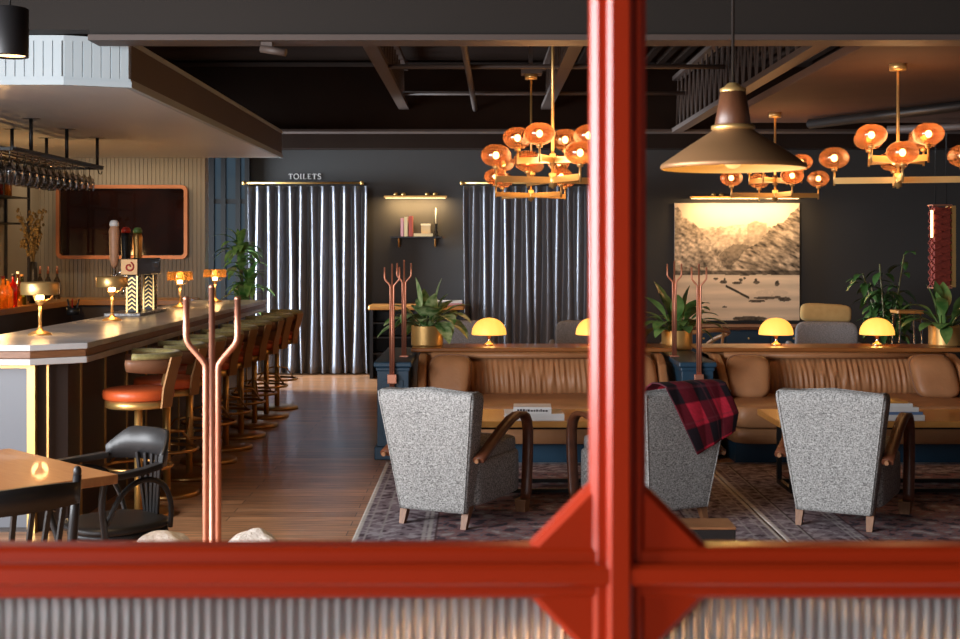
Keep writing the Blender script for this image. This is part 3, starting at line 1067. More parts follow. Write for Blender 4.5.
MB().box(-.12, .12, -.07, .07, .004, .034).build('pages', 'white', b)
MB().box(-.122, .122, -.075, .072, 0, .004).box(-.122, .122, -.075, .072, .034, .038).box(-.122, .122, -.079, -.074, 0, .038).build('cover', 'book_cream', b)
b = thing('keepsake_box', 'small cream box on top of the flat book', 'box', (wx(426, 16.8), 16.78, zs + .0385))
MB().box(-.06, .06, -.05, .05, 0, .1).build('body', 'book_cream', b, bevel=.004)
MB().box(-.063, .063, -.053, .053, .1005, .125).build('lid', 'candle', b, bevel=.004)
b = thing('candlestick', 'dark turned candlestick at the right end of the wall shelf', 'candlestick', (wx(436, 16.8), 16.78, zs))
MB().lathe([(0, 0), (.04, 0), (.04, .012), (.016, .03), (.028, .055), (.012, .08), (.026, .105), (.012, .13), (.024, .15), (.028, .165), (0, .165)], n=18).build('turned_stem', 'black', b)
b = MB().lathe([(0, 0), (.012, 0), (.010, .19), (.004, .2), (0, .2)], (0, 0, 0), 12).build('candle', 'candle')
b.location = (wx(436, 16.8), 16.78, zs + .1655)
tag(b, 'tall cream candle in the dark turned candlestick', 'candle')

# canyon print
def canyon(u, v):
    v = 1 - v                       # 0 at the top
    n1 = vnoise(u * 9, v * 9)
    n2 = vnoise(u * 46 + 9, v * 50 + 5, 3)
    st = vnoise(u * 10 + v * 16, v * 44 - u * 26, 3)
    lum = .80 + .05 * n1                                         # sky
    far = v > .20 + .10 * (vnoise(u * 7 + 3, u * 0 + 2.5, 3) - .5) + .05 * np.abs(u - .45)
    lum = np.where(far, .40 + .5 * n1 * .55 + .5 * (n2 - .5) + .12 * (1 - v), lum)
    butte = (u > .58) & (u < .74) & (v > .13 + .3 * np.abs(u - .66) + .05 * n1)
    lum = np.where(butte, .36 + .3 * n2, lum)
    left = v > .03 + .95 * np.maximum(0, u - .02) ** .9 + .10 * (n1 - .5) - .0
    left &= u < .5
    lum = np.where(left, .12 + .75 * n2 * (.4 + n1) + .5 * (st - .42), lum)
    right = v > .60 - (u - .40) * .98 + .12 * (n1 - .5)
    right &= u > .38
    lum = np.where(right, .20 + .95 * (st - .28) * (.5 + n2), lum)
    dark = (u - .52) ** 2 / .02 + (v - .47) ** 2 / .012 < .7 + n2
    lum = np.where(dark & ~right, lum * .55, lum)
    river = v > .615 + .02 * (vnoise(u * 6, u * 0 + 7.2, 2) - .5)
    lum = np.where((v > .575) & ~river, lum * .45, lum)
    lum = np.where(river, .76 + .10 * (vnoise(u * 6, v * 50, 3) - .5) + .05 * np.sin(v * 60), lum)
    for a, b, ra, rb in ((.33, .645, .02, .01), (.39, .672, .03, .016), (.40, .655, .008, .02), (.50, .68, .04, .012), (.53, .655, .016, .014), (.56, .64, .01, .01),
                         (.655, .675, .025, .014), (.65, .66, .01, .018), (.82, .685, .018, .024), (.72, .81, .09, .012), (.80, .80, .05, .014), (.88, .82, .05, .02), (.66, .835, .07, .012), (.40, .885, .02, .008), (.60, .985, .14, .02)):
        e = ((u - a) / ra) ** 2 + ((v - b) / rb) ** 2 < 1 + .7 * (n2 - .5)
        lum = np.where(e, .08 + .25 * n2, lum)
    oar = (np.abs((v - .755) - (u - .50) * .55) < .011) & (u > .41) & (u < .60)
    lum = np.where(oar, .1, lum)
    hull = (((u - .78) / .13) ** 2 + ((v - .765) / .03) ** 2 < 1) & (n2 > .35)
    lum = np.where(hull, .74, lum)
    lum = np.clip(lum, .03, .95) ** 1.5
    lum = lum * 1.12
    tone = np.stack([lum * 1.0, lum * .76, lum * .54], 1)
    return tone


ax0, ax1, az0, az1 = wx(675, 16.82), wx(800, 16.82), wz(320.5, 16.82), wz(203, 16.82)
ar = thing('canyon_print', 'large sepia print of people boating through a canyon', 'picture', ((ax0 + ax1) / 2, 16.89, az0))
hw, ph_ = (ax1 - ax0) / 2, az1 - az0
tint_grid('print', lambda u, v: (-hw + 2 * hw * u, -.045, ph_ * v), canyon, 190, 180, 'tint_canvas', ar)
MB().box(-hw, hw, -.043, -.005, 0, ph_).build('stretcher', 'white', ar)

# console with a wooden top against the back wall
cn = thing('console_table', 'black open console with a thick wooden top by the back wall', 'console table', (wx(417, 16.3), 16.35, 0))
hw = .60
MB().box(-hw, hw, -.24, .24, .855, .915).build('top', 'oak', cn, bevel=.025, seg=4)
fb = MB()
for x in (-hw + .04, 0, hw - .04):
    fb.box(x - .02, x + .02, -.21, .21, 0, .854)
fb.box(-hw + .04, hw - .04, .19, .21, 0, .854)
fb.build('frame', 'black', cn)
for z in (.3, .5, .68):
    MB().box(-hw + .06, hw - .06, -.2, .19, z, z + .02).build('shelf_board', 'black_metal', cn)
for k, (m_, lb) in enumerate((('book_pink', 'thin dark pink book under another on the black console'), ('white', 'thin pale book on top on the black console'))):
    b = thing('book', lb, 'book', (wx(446, 16.25), 16.2, .9155 + .0275 * k), 0, 'books on the console')
    MB().box(-.2, .2, -.12, .12, .003, .024).build('pages', 'white', b)
    MB().box(-.203, .203, -.125, .122, 0, .003).box(-.203, .203, -.125, .122, .024, .027).box(-.203, .203, -.128, -.124, 0, .027).build('cover', m_, b)

# ================================================================== BOOTHS
def pedestal(cx, label):
    r = thing('booth_pedestal', label, 'pedestal', (cx, 9.9, 0), 0, 'blue pedestals between the booths')
    MB().box(-.12, .12, .02, 1.5, .1, .70).build('body', 'blue', r, bevel=.004)
    MB().box(-.145, .145, 0, 1.52, .705, .745).build('cap', 'blue', r, bevel=.01)
    MB().box(-.13, .13, .01, 1.51, .675, .7045).box(-.14, .14, .0, 1.52, 0, .1).build('moulding', 'blue', r, bevel=.008)
    MB().box(-.08, .08, .012, .02, .17, .61).build('front_panel', 'blue', r, bevel=.004)
    return r


pedestal(-.665, 'dark blue panelled pedestal at the left end of the first sofa')
pedestal(1.66, 'dark blue panelled pedestal between the two sofas')


def coat_rack(label, loc_, ztop, zbot, zfork, base, rot=0., grp='copper coat racks'):
    """three copper pipes bundled, the outer two forking out near the top"""
    r = thing('coat_rack', label, 'coat rack', (loc_[0], loc_[1], loc_[2]), rot, grp)
    zo = loc_[2]
    t_ = .0066
    MB().cyl((0, 0, zbot - zo), (0, 0, ztop - zo), t_, n=14).pillow((0, 0, ztop - zo), (t_, t_, t_), 1, 1, 12, 8).build('centre_pipe', 'copper', r)
    for s in (-1, 1):
        zt = ztop - .026
        m = MB().tube([(s * .0135, 0, zbot - zo), (s * .0135, 0, zfork - .03 - zo), (s * .0145, 0, zfork - .018 - zo), (s * .022, 0, zfork - .006 - zo), (s * .050, 0, zfork + .026 - zo), (s * .055, 0, zfork + .036 - zo), (s * .0565, 0, zfork + .048 - zo), (s * .0565, 0, zt - zo)], t_, 14)
        m.pillow((s * .0565, 0, zt - zo), (t_, t_, t_), 1, 1, 12, 8)
        m.build('prong', 'copper', r)
    if base == 'disc':
        MB().lathe([(0, 0), (.16, 0), (.16, .012), (.05, .02), (.03, .035), (0, .035)], n=32).build('base', 'copper', r)
    elif base == 'bracket':
        MB().box(-.035, .035, -.014, .019, .585 - zo, .655 - zo).build('bracket', 'copper', r, bevel=.003)
    else:
        MB().box(-.035, .035, -.03, .03, 0, .012).build('base', 'copper', r, bevel=.003)
    return r


coat_rack('tall copper three pronged coat rack, nearest, by the dining table', (wx(212, 2.86), 2.86, 0), 1.518, .02, 1.365, 'disc')
coat_rack('copper coat rack on the front of the left blue pedestal', (wx(392, 9.88), 9.88, .45), 1.49, .45, 1.345, 'bracket')
coat_rack('copper coat rack behind the plant at the left end of the first sofa', (wx(404, 10.4), 10.4, .7455), 1.515, .746, 1.36, 'plate')
coat_rack('copper coat rack on the front of the middle blue pedestal', (wx(699, 9.88), 9.88, .45), 1.49, .45, 1.345, 'bracket')
coat_rack('copper coat rack behind the plant on the middle blue pedestal', (1.555, 10.4, .7455), 1.51, .746, 1.36, 'plate')


def make_sofa(label):
    r = thing('booth_sofa', label, 'sofa', (0, 9.6, 0), 0, 'brown leather booth sofas')
    W = .98
    MB().box(-W + .06, W - .06, .16, 1.3, 0, .16).build('plinth', 'blue', r)
    MB().pillow((0, .66, .22), (W - .01, .66, .062), .16, .16, 60, 14).build('base', 'leather', r)
    MB().pillow((0, .42, .365), (W - .03, .45, .09), .2, .14, 72, 14).build('seat_cushion', 'leather', r)
    # gathered back cushion
    rnd = random.Random(4)
    ks = [(rnd.uniform(18, 60), rnd.uniform(0, 6), rnd.uniform(.3, 1)) for _ in range(9)]

    def gather(u, v):
        s_ = sum(a * math.sin(k * u + p_ + 1.6 * math.sin(3 * v + p_)) for k, p_, a in ks) / 5
        return s_ * math.sin(PI * min(1, max(0, v))) ** .6
    nx, nz = 220, 18
    rings = []
    for j in range(nz + 1):
        v = j / nz
        row = []
        for i in range(nx + 1):
            u = -1 + 2 * i / nx
            ed = max(0., 1 - ((abs(u) - .96) / .04) ** 2) ** .5 if abs(u) > .96 else 1.
            bulge = math.sin(PI * v) ** .5 * .09 * ed
            y = .83 + .10 * v - bulge - .017 * gather(u * 2.2, v) * ed
            row.append((u * (W - .16), y, .43 + .325 * v))
        rings.append(row)
    bk = MB().loft(rings, True, False)
    bk.box(-W + .16, W - .16, .90, .95, .43, .755)
    bk.build('back_cushion', 'leather', r)
    MB().tube([(-W + .1, .85, .752), (W - .1, .85, .752)], .026, 12).build('top_roll', 'leather', r)
    MB().box(-W, W, .95, 1.3, .16, .765).build('back_frame', 'leather', r, bevel=.02)
    for s in (-1, 1):
        prof = [(.30, .2), (1.3, .2), (1.3, .765), (.82, .765), (.62, .70), (.45, .55), (.34, .40)]
        a, b = s * W, s * (W - .07)
        if s > 0:
            a, b = b, a
        m = MB().loft([[(a, y, z) for y, z in prof], [(b, y, z) for y, z in prof]], False)
        m.build('end_panel', 'leather', r, bevel=.02, seg=3)

        def lean(q_, s=s):
            x_, y_, z_ = q_
            t_ = (z_ - .45) / .33
            return (x_ + s * .012 * math.cos(3 * t_), y_ + .16 * t_ + .02 * math.sin(9 * x_ + 5 * z_), z_)
        bo = MB().pillow((s * (W - .25), .58, .605), (.168, .115, .165), .55, .5, 40, 22, lean).build('bolster', 'leather', r)
        pts = []
        for k in range(40):
            a_ = 2 * PI * k / 40
            pw = lambda c: math.copysign(abs(c) ** .55, c)
            zz = .605 + .165 * pw(math.sin(a_))
            tt = (zz - .45) / .33
            pts.append(lean((s * (W - .25) + .170 * pw(math.cos(a_)), .55, zz)))
        MB().tube(pts, .007, 6, True).build('piping', 'brown_leather', bo)
    MB().box(-W - .07, W + .09, .92, 1.42, .772, .808).build('ledge', 'ledge_wood', r, bevel=.012, seg=3)
    return r


sofa = make_sofa('brown leather booth sofa on the left, in front of the satin curtain')
sofa.location = (.49, 9.6, 0)
dup(sofa, (2.84, 9.6, 0), 0, 'brown leather booth sofa on the right, in front of the canyon print')


def make_dome_lamp(label, loc_):
    r = thing('mushroom_lamp', label, 'table lamp', loc_, 0, 'glowing dome lamps on the sofa ledges')
    MB().lathe([(0, 0), (.05, 0), (.05, .01), (.02, .022), (.012, .035), (.012, .06), (.03, .085), (.035, .1), (0, .1)], n=24).build('base', 'chrome', r)
    pr = [(.142, .088), (.143, .095)]
    for k in range(1, 9):
        a = R(k * 11)
        pr.append((.143 * math.cos(a) ** .9, .095 + .132 * math.sin(a)))
    rings = []
    n = 48
    for rr, z in pr + [(0.004, .228)]:
        rings.append([(rr * (1 + .012 * math.cos(12 * 2 * PI * k / n)) * math.cos(2 * PI * k / n), rr * (1 + .012 * math.cos(12 * 2 * PI * k / n)) * math.sin(2 * PI * k / n), z) for k in range(n)])
    MB().loft(rings).build('shade', 'dome', r)
    return r


YL = 10.82
dl = make_dome_lamp('glowing yellow dome lamp on the left sofa ledge beside the planter', (wx(489, YL), YL, .8085))
dup(dl, (wx(593, YL), YL, .8085), 0, 'glowing yellow dome lamp partly behind the red post')
dup(dl, (wx(776, YL), YL, .8085), 0, 'glowing yellow dome lamp below the canyon print')
dup(dl, (wx(877, YL), YL, .8085), 0, 'glowing yellow dome lamp in front of the tall dark plant')
for px in (489, 593, 776, 877):
    light('dome_lamp_light', 'POINT', (wx(px, YL), YL - .01, .895), 1.6, (1, .5, .13), radius=.05)


def leaf(mb, base, az, el, L, W, droop, fold=.25, n=7, stem=.25):
    """an arching leaf blade: stalk, then a pointed blade with a folded midrib"""
    q_ = Vector(base)
    d = Vector((math.cos(az) * math.cos(el), math.sin(az) * math.cos(el), math.sin(el)))
    side = Vector((-math.sin(az), math.cos(az), 0))
    rows = []
    for i in range(n + 1):
        t_ = i / n
        if t_ < stem:
            wd = .012
        else:
            k = (t_ - stem) / (1 - stem)
            wd = max(.004, W * math.sin(PI * k ** .8) ** .8 / 2)
        up = side.cross(d).normalized()
        if up.z < 0:
            up = -up
        rows.append([q_ + side * wd + up * wd * fold, q_, q_ - side * wd + up * wd * fold])
        d = (d + Vector((0, 0, -droop / n))).normalized()
        q_ = q_ + d * (L / n)
    mb.loft(rows, True, False)


def bushy(seed, n, L, W, el0, el1, droop, zs):
    rnd = random.Random(seed)
    m = MB()
    for k in range(n):
        az = 2.4 * k + rnd.uniform(-.4, .4)
        f_ = k / n
        el = R(el0 + (el1 - el0) * f_ + rnd.uniform(-9, 9))
        leaf(m, (.05 * math.cos(az), .05 * math.sin(az), zs - .01), az, el, L * rnd.uniform(.7, 1.15), W * rnd.uniform(.8, 1.15), droop * rnd.uniform(.7, 1.3), .18, 9, .36)
    return m


def potted(label, loc_, m_, seed, n=20, L=.32, W=.11):
    r = thing('potted_plant', label, 'plant', loc_, 0, 'leafy plants in brass planters')
    MB().lathe([(0, 0), (.128, 0), (.132, .004)] + [(.132 + .0012 * (k % 2), .01 + .0065 * k) for k in range(24)] + [(.132, .165), (.126, .165), (.126, .14), (0, .14)], n=36).build('planter', 'planter_brass', r)
    MB().lathe([(0, .145), (.12, .143)], n=20).build('soil', 'soil', r)
    m = bushy(seed, n, L, W, 38, 86, 1.75, .15)
    m.build('foliage', m_, r)
    return r


potted('variegated leafy plant in a brass planter on the left sofa ledge', (wx(427, 10.8), 10.8, .8085), 'leaf_pale', 3, 36, .40, .135)
potted('leafy green plant in a brass planter on the middle blue pedestal', (1.70, 11.22, .7455), 'leaf', 12, 30, .44, .13)
potted('broad leaved plant in a brass planter at the far right', (wx(945, 10.8), 10.8, .8085), 'leaf', 21, 28, .37, .125)

# tall plant beyond the bar
r = thing('dracaena', 'tall green dracaena plant standing beyond the far end of the bar', 'plant', (wx(241, 14.75), 14.75, 0))
MB().lathe([(0, 0), (.15, 0), (.18, .38), (.165, .38), (.16, .34), (0, .34)], n=28).build('pot', 'black', r)
MB().tube([(0, 0, .34), (.02, .01, .9), (-.01, 0, 1.62)], .022, 8).tube([(.04, 0, .34), (.07, -.02, .8), (.09, -.02, 1.1)], .02, 8).build('cane', 'stem', r)
m = MB()
rnd = random.Random(8)
for bx, bz, n in ((-.01, 1.62, 24), (0, 1.42, 18), (.09, 1.18, 22), (.03, 1.0, 18), (.05, .75, 10)):
    for k in range(n):
        az = 2.4 * k + rnd.uniform(-.3, .3)
        leaf(m, (bx, 0, bz + rnd.uniform(-.08, .05)), az, R(rnd.uniform(15, 85)), rnd.uniform(.26, .38), .09, 1.7, .2, 7, .05)
m.build('foliage', 'leaf_bright', r)
# tall plant on the right
r = thing('rubber_plant', 'tall dark leafy plant against the back wall on the right', 'plant', (wx(887, 15.0), 15.0, 0))
MB().lathe([(0, 0), (.16, 0), (.2, .4), (.185, .4), (.18, .36), (0, .36)], n=28).build('pot', 'black', r)
m, sm_ = MB(), MB()
for j in range(6):
    a0 = j * 1.05
    tip = (.28 * math.cos(a0), .2 * math.sin(a0), 1.0 + .11 * j)
    pts = [(0, 0, .36), (tip[0] * .4, tip[1] * .4, .8), tip]
    sm_.tube(pts, .009, 6)
    for k in range(24):
        t_ = rnd.uniform(.3, 1)
        b_ = (tip[0] * t_, tip[1] * t_, .36 + (tip[2] - .36) * t_)
        leaf(m, b_, rnd.uniform(0, 2 * PI), R(rnd.uniform(-10, 55)), rnd.uniform(.18, .30), .085, 1.6, .2, 6, .2)
sm_.build('stem', 'stem', r)
m.build('foliage', 'leaf_dark', r)

# ================================================================== SEATING GROUP
def rug_colours(sx, sy, seed):
    def f_(u, v):
        x, y = u * sx, v * sy
        ex = np.minimum(x, sx - x)
        ey = np.minimum(y, sy - y)
        e = np.minimum(ex, ey)
        mx_, my_ = np.abs(x - sx / 2), np.abs(y - sy / 2)
        orn = np.sin(mx_ * 34) * np.sin(my_ * 31) + .7 * np.sin(mx_ * 21 + my_ * 27) * np.sin(mx_ * 23 - my_ * 19) + .5 * np.sin(np.hypot(mx_, my_ * .8) * 30)
        orn = .7 * orn + 2.6 * (vnoise(x * 24 + seed, y * 24, 3) - .5)
        c = np.empty((len(x), 3))
        c[:] = (.20, .095, .095)
        c[orn > .35] = (.20, .145, .145)
        c[orn > .95] = (.30, .25, .24)
        c[orn < -.6] = (.045, .03, .04)
        c[(orn < -.2) & (orn > -.34)] = (.10, .11, .14)
        b = (e < .46)
        ob = .55 * np.sin(x * 41 + 2 * np.sin(y * 17)) * np.sin(y * 37 + 2 * np.sin(x * 19)) + 2.2 * (vnoise(x * 26 + 5, y * 26 + seed, 3) - .5)
        bc = np.empty((len(x), 3))
        bc[:] = (.18, .135, .15)
        bc[ob > .3] = (.30, .255, .265)
        bc[ob < -.45] = (.065, .04, .048)
        c[b] = bc[b]
        for a, wd, cc in ((.0, .028, (.46, .41, .37)), (.055, .012, (.30, .26, .25)), (.135, .012, (.28, .25, .24)), (.155, .008, (.04, .02, .02)), (.38, .012, (.30, .26, .25)), (.41, .012, (.34, .30, .28)), (.45, .012, (.05, .02, .02))):
            s_ = (e >= a) & (e < a + wd)
            c[s_] = cc
        wear = .72 + .56 * vnoise(x * 5 + seed, y * 60, 4) + .25 * (vnoise(x * 70, y * 70, 2) - .5)
        return np.clip(c * 1.2 * wear[:, None], .004, 1)
    return f_


RX0, RX1, RY0, RY1 = -.70, 1.665, 6.3, 9.72
for k, (x0, x1, lb) in enumerate(((RX0, RX1, 'faded mauve patterned rug on the left, under two armchairs'), (RX1 + .012, RX1 + 2.4, 'faded mauve patterned rug on the right, under one armchair'))):
    o = tint_grid('rug', lambda u, v, x0=x0, x1=x1: ((x1 - x0) * (u - .5), (RY1 - RY0) * (v - .5), .012), rug_colours(x1 - x0, RY1 - RY0, 3 + 8 * k), 230, 330, 'tint', None, .011)
    o.location = ((x0 + x1) / 2, (RY0 + RY1) / 2, 0)
    tag(o, lb, 'rug', 'patterned rugs under the armchairs')
RZ = .0125


def super_ring(hw, ht, n, e, f_):
    pw = lambda a: math.copysign(abs(a) ** e, a)
    return [f_(hw * pw(math.cos(2 * PI * k / n)), ht * pw(math.sin(2 * PI * k / n))) for k in range(n)]


def make_armchair(label):
    r = thing('armchair', label, 'armchair', (0, 0, 0), 0, 'grey tweed armchairs round the coffee tables')
    # leaning back, wider at the top
    rings = []
    lv = [0, .03, .15, .3, .45, .6, .72, .82, .9, .95, .98, 1.0]
    for v in lv:
        hw = .218 + .102 * v
        ht = .07
        ins = 0 if v < .9 else .03 * (1 - math.sqrt(max(0, 1 - ((v - .9) / .1) ** 2)))
        z = .09 + .717 * v

        def pos(x, y, v=v, z=z, hw=hw, ht=ht):
            u = x / hw
            dip = 0
            if v > .6:
                dip = (.012 * math.cos(u * PI) - .012 - .006 * math.cos(u * 3 * PI)) * ((v - .6) / .4) ** 2
            wing = .05 * max(0, abs(u) - .55) * v * (1 if y > 0 else 0)
            return (x, -.30 - .10 * v + y + wing, z + dip)
        rings.append(super_ring(hw - ins, ht - ins * .9, 44, .2, pos))
    MB().loft(rings).build('backrest', 'tweed', r)
    # piping line down both rear edges
    for s in (-1, 1):
        MB().tube([(s * .938 * (.218 + .102 * v), -.30 - .0655 - .10 * v, .09 + .708 * v) for v in np.linspace(0, .97, 12)], .0045, 6).build('piping', 'tweed', r)
    MB().pillow((0, .01, .25), (.262, .30, .135), .16, .16, 44, 14).build('seat_base', 'tweed', r)
    MB().pillow((0, .05, .41), (.245, .27, .055), .35, .25, 40, 14).build('seat_cushion', 'tweed', r)
    for s in (-1, 1):
        path2 = [(-.375, .40), (-.30, .43), (-.18, .485), (-.05, .545), (.06, .585), (.15, .602), (.22, .60), (.27, .58), (.30, .545), (.315, .49), (.315, .40), (.305, .25), (.29, .12), (.28, .075)]
        path = []
        for i, (y, z) in enumerate(path2):
            a = path2[max(0, i - 1)]
            b = path2[min(len(path2) - 1, i + 1)]
            d = Vector((0, b[0] - a[0], b[1] - a[1])).normalized()
            path.append(((s * .302, y, z), (1, 0, 0), Vector((1, 0, 0)).cross(d)))
        MB().sweep(path, [(-.03, -.014), (.03, -.014), (.034, 0), (.03, .014), (-.03, .014), (-.034, 0)], True).build('arm', 'arm_wood', r)
        MB().cyl((s * .302, -.40, .398), (s * .302, -.36, .405), .012).build('arm_cap', 'leg_wood', r)
        MB().loft([[(s * .2 + i * a, -.30 + y0 + j * a, z) for i, j in ((-1, -1), (1, -1), (1, 1), (-1, 1))] for a, y0, z in ((.016, -.05, 0), (.026, .0, .125))], False).build('leg', 'leg_wood', r)
        MB().loft([[(s * .285 + i * a, .27 + y0 + j * a, z) for i, j in ((-1, -1), (1, -1), (1, 1), (-1, 1))] for a, y0, z in ((.03, .0, 0), (.036, .0, .075))], False).build('leg', 'leg_wood', r)
    return r


A1 = make_armchair('grey tweed armchair with wooden arms, leftmost of the three')
A1.location, A1.rotation_euler = (-.117, 7.79, RZ), (0, 0, R(-26))
A2 = dup(A1, (.975, 7.82, RZ), R(28), 'grey tweed armchair with a red plaid blanket over its back')
dup(A1, (2.185, 7.735, RZ), R(-28), 'grey tweed armchair with wooden arms, rightmost of the three')


# plaid blanket over the back of the middle armchair
def plaid(u, v):
    a, b = np.sin(u * 13.5 + .6) > .1, np.sin(v * 15 + 1.0) > .1
    c = np.empty((len(u), 3))
    c[:] = (.62, .024, .055)
    c[a ^ b] = (.13, .006, .015)
    c[a & b] = (.013, .007, .012)
    ln = (np.abs(np.sin(u * 27)) < .07) | (np.abs(np.sin(v * 30)) < .07)
    c[ln] = c[ln] * .6 + np.array((.14, .03, .04)) * .5
    return c * (.8 + .4 * vnoise(u * 60, v * 60, 2))[:, None]


def drape(u, v):
    # v=0 in front of the back, .38 at the top edge, 1 at the lower hem behind
    wv = .007 * math.sin(9 * u + 4 * v)
    if v < .38:
        t_ = v / .38
        x = (-.20 + .43 * u)
        z = .60 + .232 * t_
        vv = (z - .115) / .7
        y = -.30 - .10 * vv + .088 - .02 * t_
        if t_ > .82:
            y -= .07 * (t_ - .82) / .18
        return (x, y + wv, z + .004)
    t_ = (v - .38) / .62
    left = Vector((-.20 + .28 * t_, .832 - .42 * t_))
    right = Vector((.23 + .115 * min(1, t_ * 1.6), .832 - .30 * t_))
    q_ = left * (1 - u) + right * u
    vv = (q_.y - .115) / .7
    y = -.30 - .10 * vv - .082 + (.05 if t_ < .02 else 0)
    return (q_.x, y - abs(wv) - .010 * math.sin(PI * t_) - .02 * max(0, q_.x - .29) * 0, q_.y)


bl_ = tint_grid('blanket', drape, plaid, 50, 60, 'tint', None, .008)
bl_.location, bl_.rotation_euler = A2.location, A2.rotation_euler
tag(bl_, 'red and black plaid blanket draped over the middle armchair back', 'blanket')


def coffee_table(label, x0, x1):
    c = (x0 + x1) / 2
    h = (x1 - x0) / 2
    r = thing('coffee_table', label, 'coffee table', (c, 8.68, RZ), 0, 'wooden coffee tables in front of the sofas')
    MB().box(-h, h, -.33, .33, .445, .487).build('top', 'oak', r, bevel=.006)
    for s in (-1, 1):
        x = s * (h - .12)
        fb = MB()
        fb.box(x - .015, x + .015, -.2, -.17, .03, .444).box(x - .015, x + .015, .17, .2, .03, .444)
        fb.box(x - .015, x + .015, -.2, .2, .0, .03)
        fb.build('leg_frame', 'black_metal', r)
    for y in (-.185, .185):
        MB().box(-h + .13, h - .13, y - .012, y + .012, .004, .028).build('stretcher', 'black_metal', r)
    MB().box(-h + .1, h - .1, -.22, .22, .42, .444).build('underframe', 'black_metal', r)
    return r


coffee_table('wooden coffee table between the left sofa and two armchairs', -.25, 1.25)
coffee_table('wooden coffee table between the right sofa and one armchair', 1.92, 3.55)
TZ = RZ + .4875


def flat_book(label, x0, x1, y, z, h, cover, depth=.2, rz=0, grp=None, title=False):
    hw = (x1 - x0) / 2
    b = thing('book', label, 'book', ((x0 + x1) / 2, y, z), rz, grp)
    MB().box(-hw + .004, hw - .004, -depth / 2 + .004, depth / 2 - .006, .004, h - .004).build('pages', 'white', b)
    MB().box(-hw, hw, -depth / 2, depth / 2, 0, .004).box(-hw, hw, -depth / 2, depth / 2, h - .004, h).box(-hw, hw, -depth / 2 - .004, -depth / 2, 0, h).build('cover', cover, b, bevel=.001)
    if title:
        m_ = MB()
        x = -hw * .8
        rn = random.Random(5)
        while x < hw * .75:
            wd = rn.uniform(.006, .016)
            m_.box(x, x + wd, -depth / 2 - .0055, -depth / 2 - .004, h * .32, h * rn.uniform(.55, .72))
            x += wd + .005
        m_.build('spine_title', 'ink', b)
    return b


Yb = 8.37
flat_book('large white book lying under a smaller one on the left coffee table', wx(505, Yb), wx(564, Yb), 8.505, TZ, .044, 'white', .26, R(1.5), 'books on the left coffee table')
flat_book('smaller white book with a dark spine title, lying on a larger one', wx(514, Yb), wx(552, Yb), 8.485, TZ + .0445, .042, 'white', .2, R(-2), 'books on the left coffee table', True)
zb = TZ
for k, (px, h, cv, lb) in enumerate(((925, .038, 'white', 'large white book, bottom of the stack on the right coffee table'), (923, .018, 'book_blue', 'thin blue spined book, second from the bottom of the right stack'), (919, .03, 'white', 'white book, third from the bottom of the right stack'), (913, .024, 'white', 'white book under the tan book in the right stack'), (908, .012, 'oak', 'thin tan book on top of the stack, right coffee table'))):
    flat_book(lb, wx(px, Yb) - .27 + .008 * k, wx(px, Yb), 8.485, zb, h, cv, .22, 0, 'books on the right coffee table')
    zb += h + .0005


# grey armchairs and wooden chairs behind the ledges
def make_back_chair(label):
    r = thing('lounge_chair', label, 'armchair', (0, 0, 0), 0, 'grey lounge chairs behind the sofas')
    MB().pillow((0, -.26, .62), (.30, .075, .28), .3, .3, 40, 16).build('backrest', 'grey_cloth', r)
    MB().pillow((0, .02, .38), (.29, .29, .075), .25, .25, 40, 12).build('seat', 'grey_cloth', r)
    for s in (-1, 1):
        MB().pillow((s * .335, -.02, .48), (.035, .29, .2), .35, .35, 24, 12).build('arm', 'grey_cloth', r)
        for y in (-.22, .24):
            MB().cyl((s * .26, y, 0), (s * .24, y * .95, .31), .013, .02, 10).build('leg', 'leg_wood', r)
    return r


lc = make_back_chair('grey lounge chair behind the left sofa, beside the console')
lc.location, lc.rotation_euler = (wx(458, 13.2), 13.2, 0), (0, 0, R(4))
dup(lc, (wx(585, 13.2), 13.2, 0), R(-4), 'grey lounge chair in front of the satin curtain behind the dome lamp')
dup(lc, (wx(824, 13.0), 13.0, 0), R(-10), 'grey lounge chair with a tan cushion behind the right sofa')
cu = MB().pillow((0, 0, 0), (.25, .07, .095), .45, .4, 36, 14).build('cushion', 'tan_cloth')
cu.location, cu.rotation_euler = (wx(823, 13.2), 13.10, .962), (R(-8), R(3), R(-10))
tag(cu, 'tan cushion standing on the grey lounge chair behind the right sofa', 'cushion')


def bent_chair(label, loc_, rz):
    r = thing('bentwood_chair', label, 'chair', loc_, rz, 'pale bentwood armchairs behind the middle pedestal')
    MB().lathe([(0, .43), (.22, .43), (.225, .445), (.215, .46), (0, .46)], n=28).build('seat', 'light_wood', r)
    MB().bend([(-.28, .22, .66), (-.29, .1, .72), (-.28, -.08, .77), (-.2, -.22, .81), (0, -.28, .83), (.2, -.22, .81), (.28, -.08, .77), (.29, .1, .72), (.28, .22, .66)], .022, 10).build('arm_hoop', 'light_wood', r)
    for s in (-1, 1):
        MB().bend([(s * .28, .22, .66), (s * .26, .25, .5), (s * .2, .18, .44)], .016, 8).build('arm_support', 'light_wood', r)
        MB().tube([(s * .12, -.2, .44), (s * .13, -.25, .82)], .014, 8).build('back_post', 'light_wood', r)
        for y in (-.15, .16):
            MB().cyl((s * .2, y * 1.2, 0), (s * .15, y, .435), .014, .02, 10).build('leg', 'light_wood', r)
    return r


bent_chair('pale bentwood armchair behind the middle blue pedestal', (wx(700, 12.6), 12.75, 0), R(25))

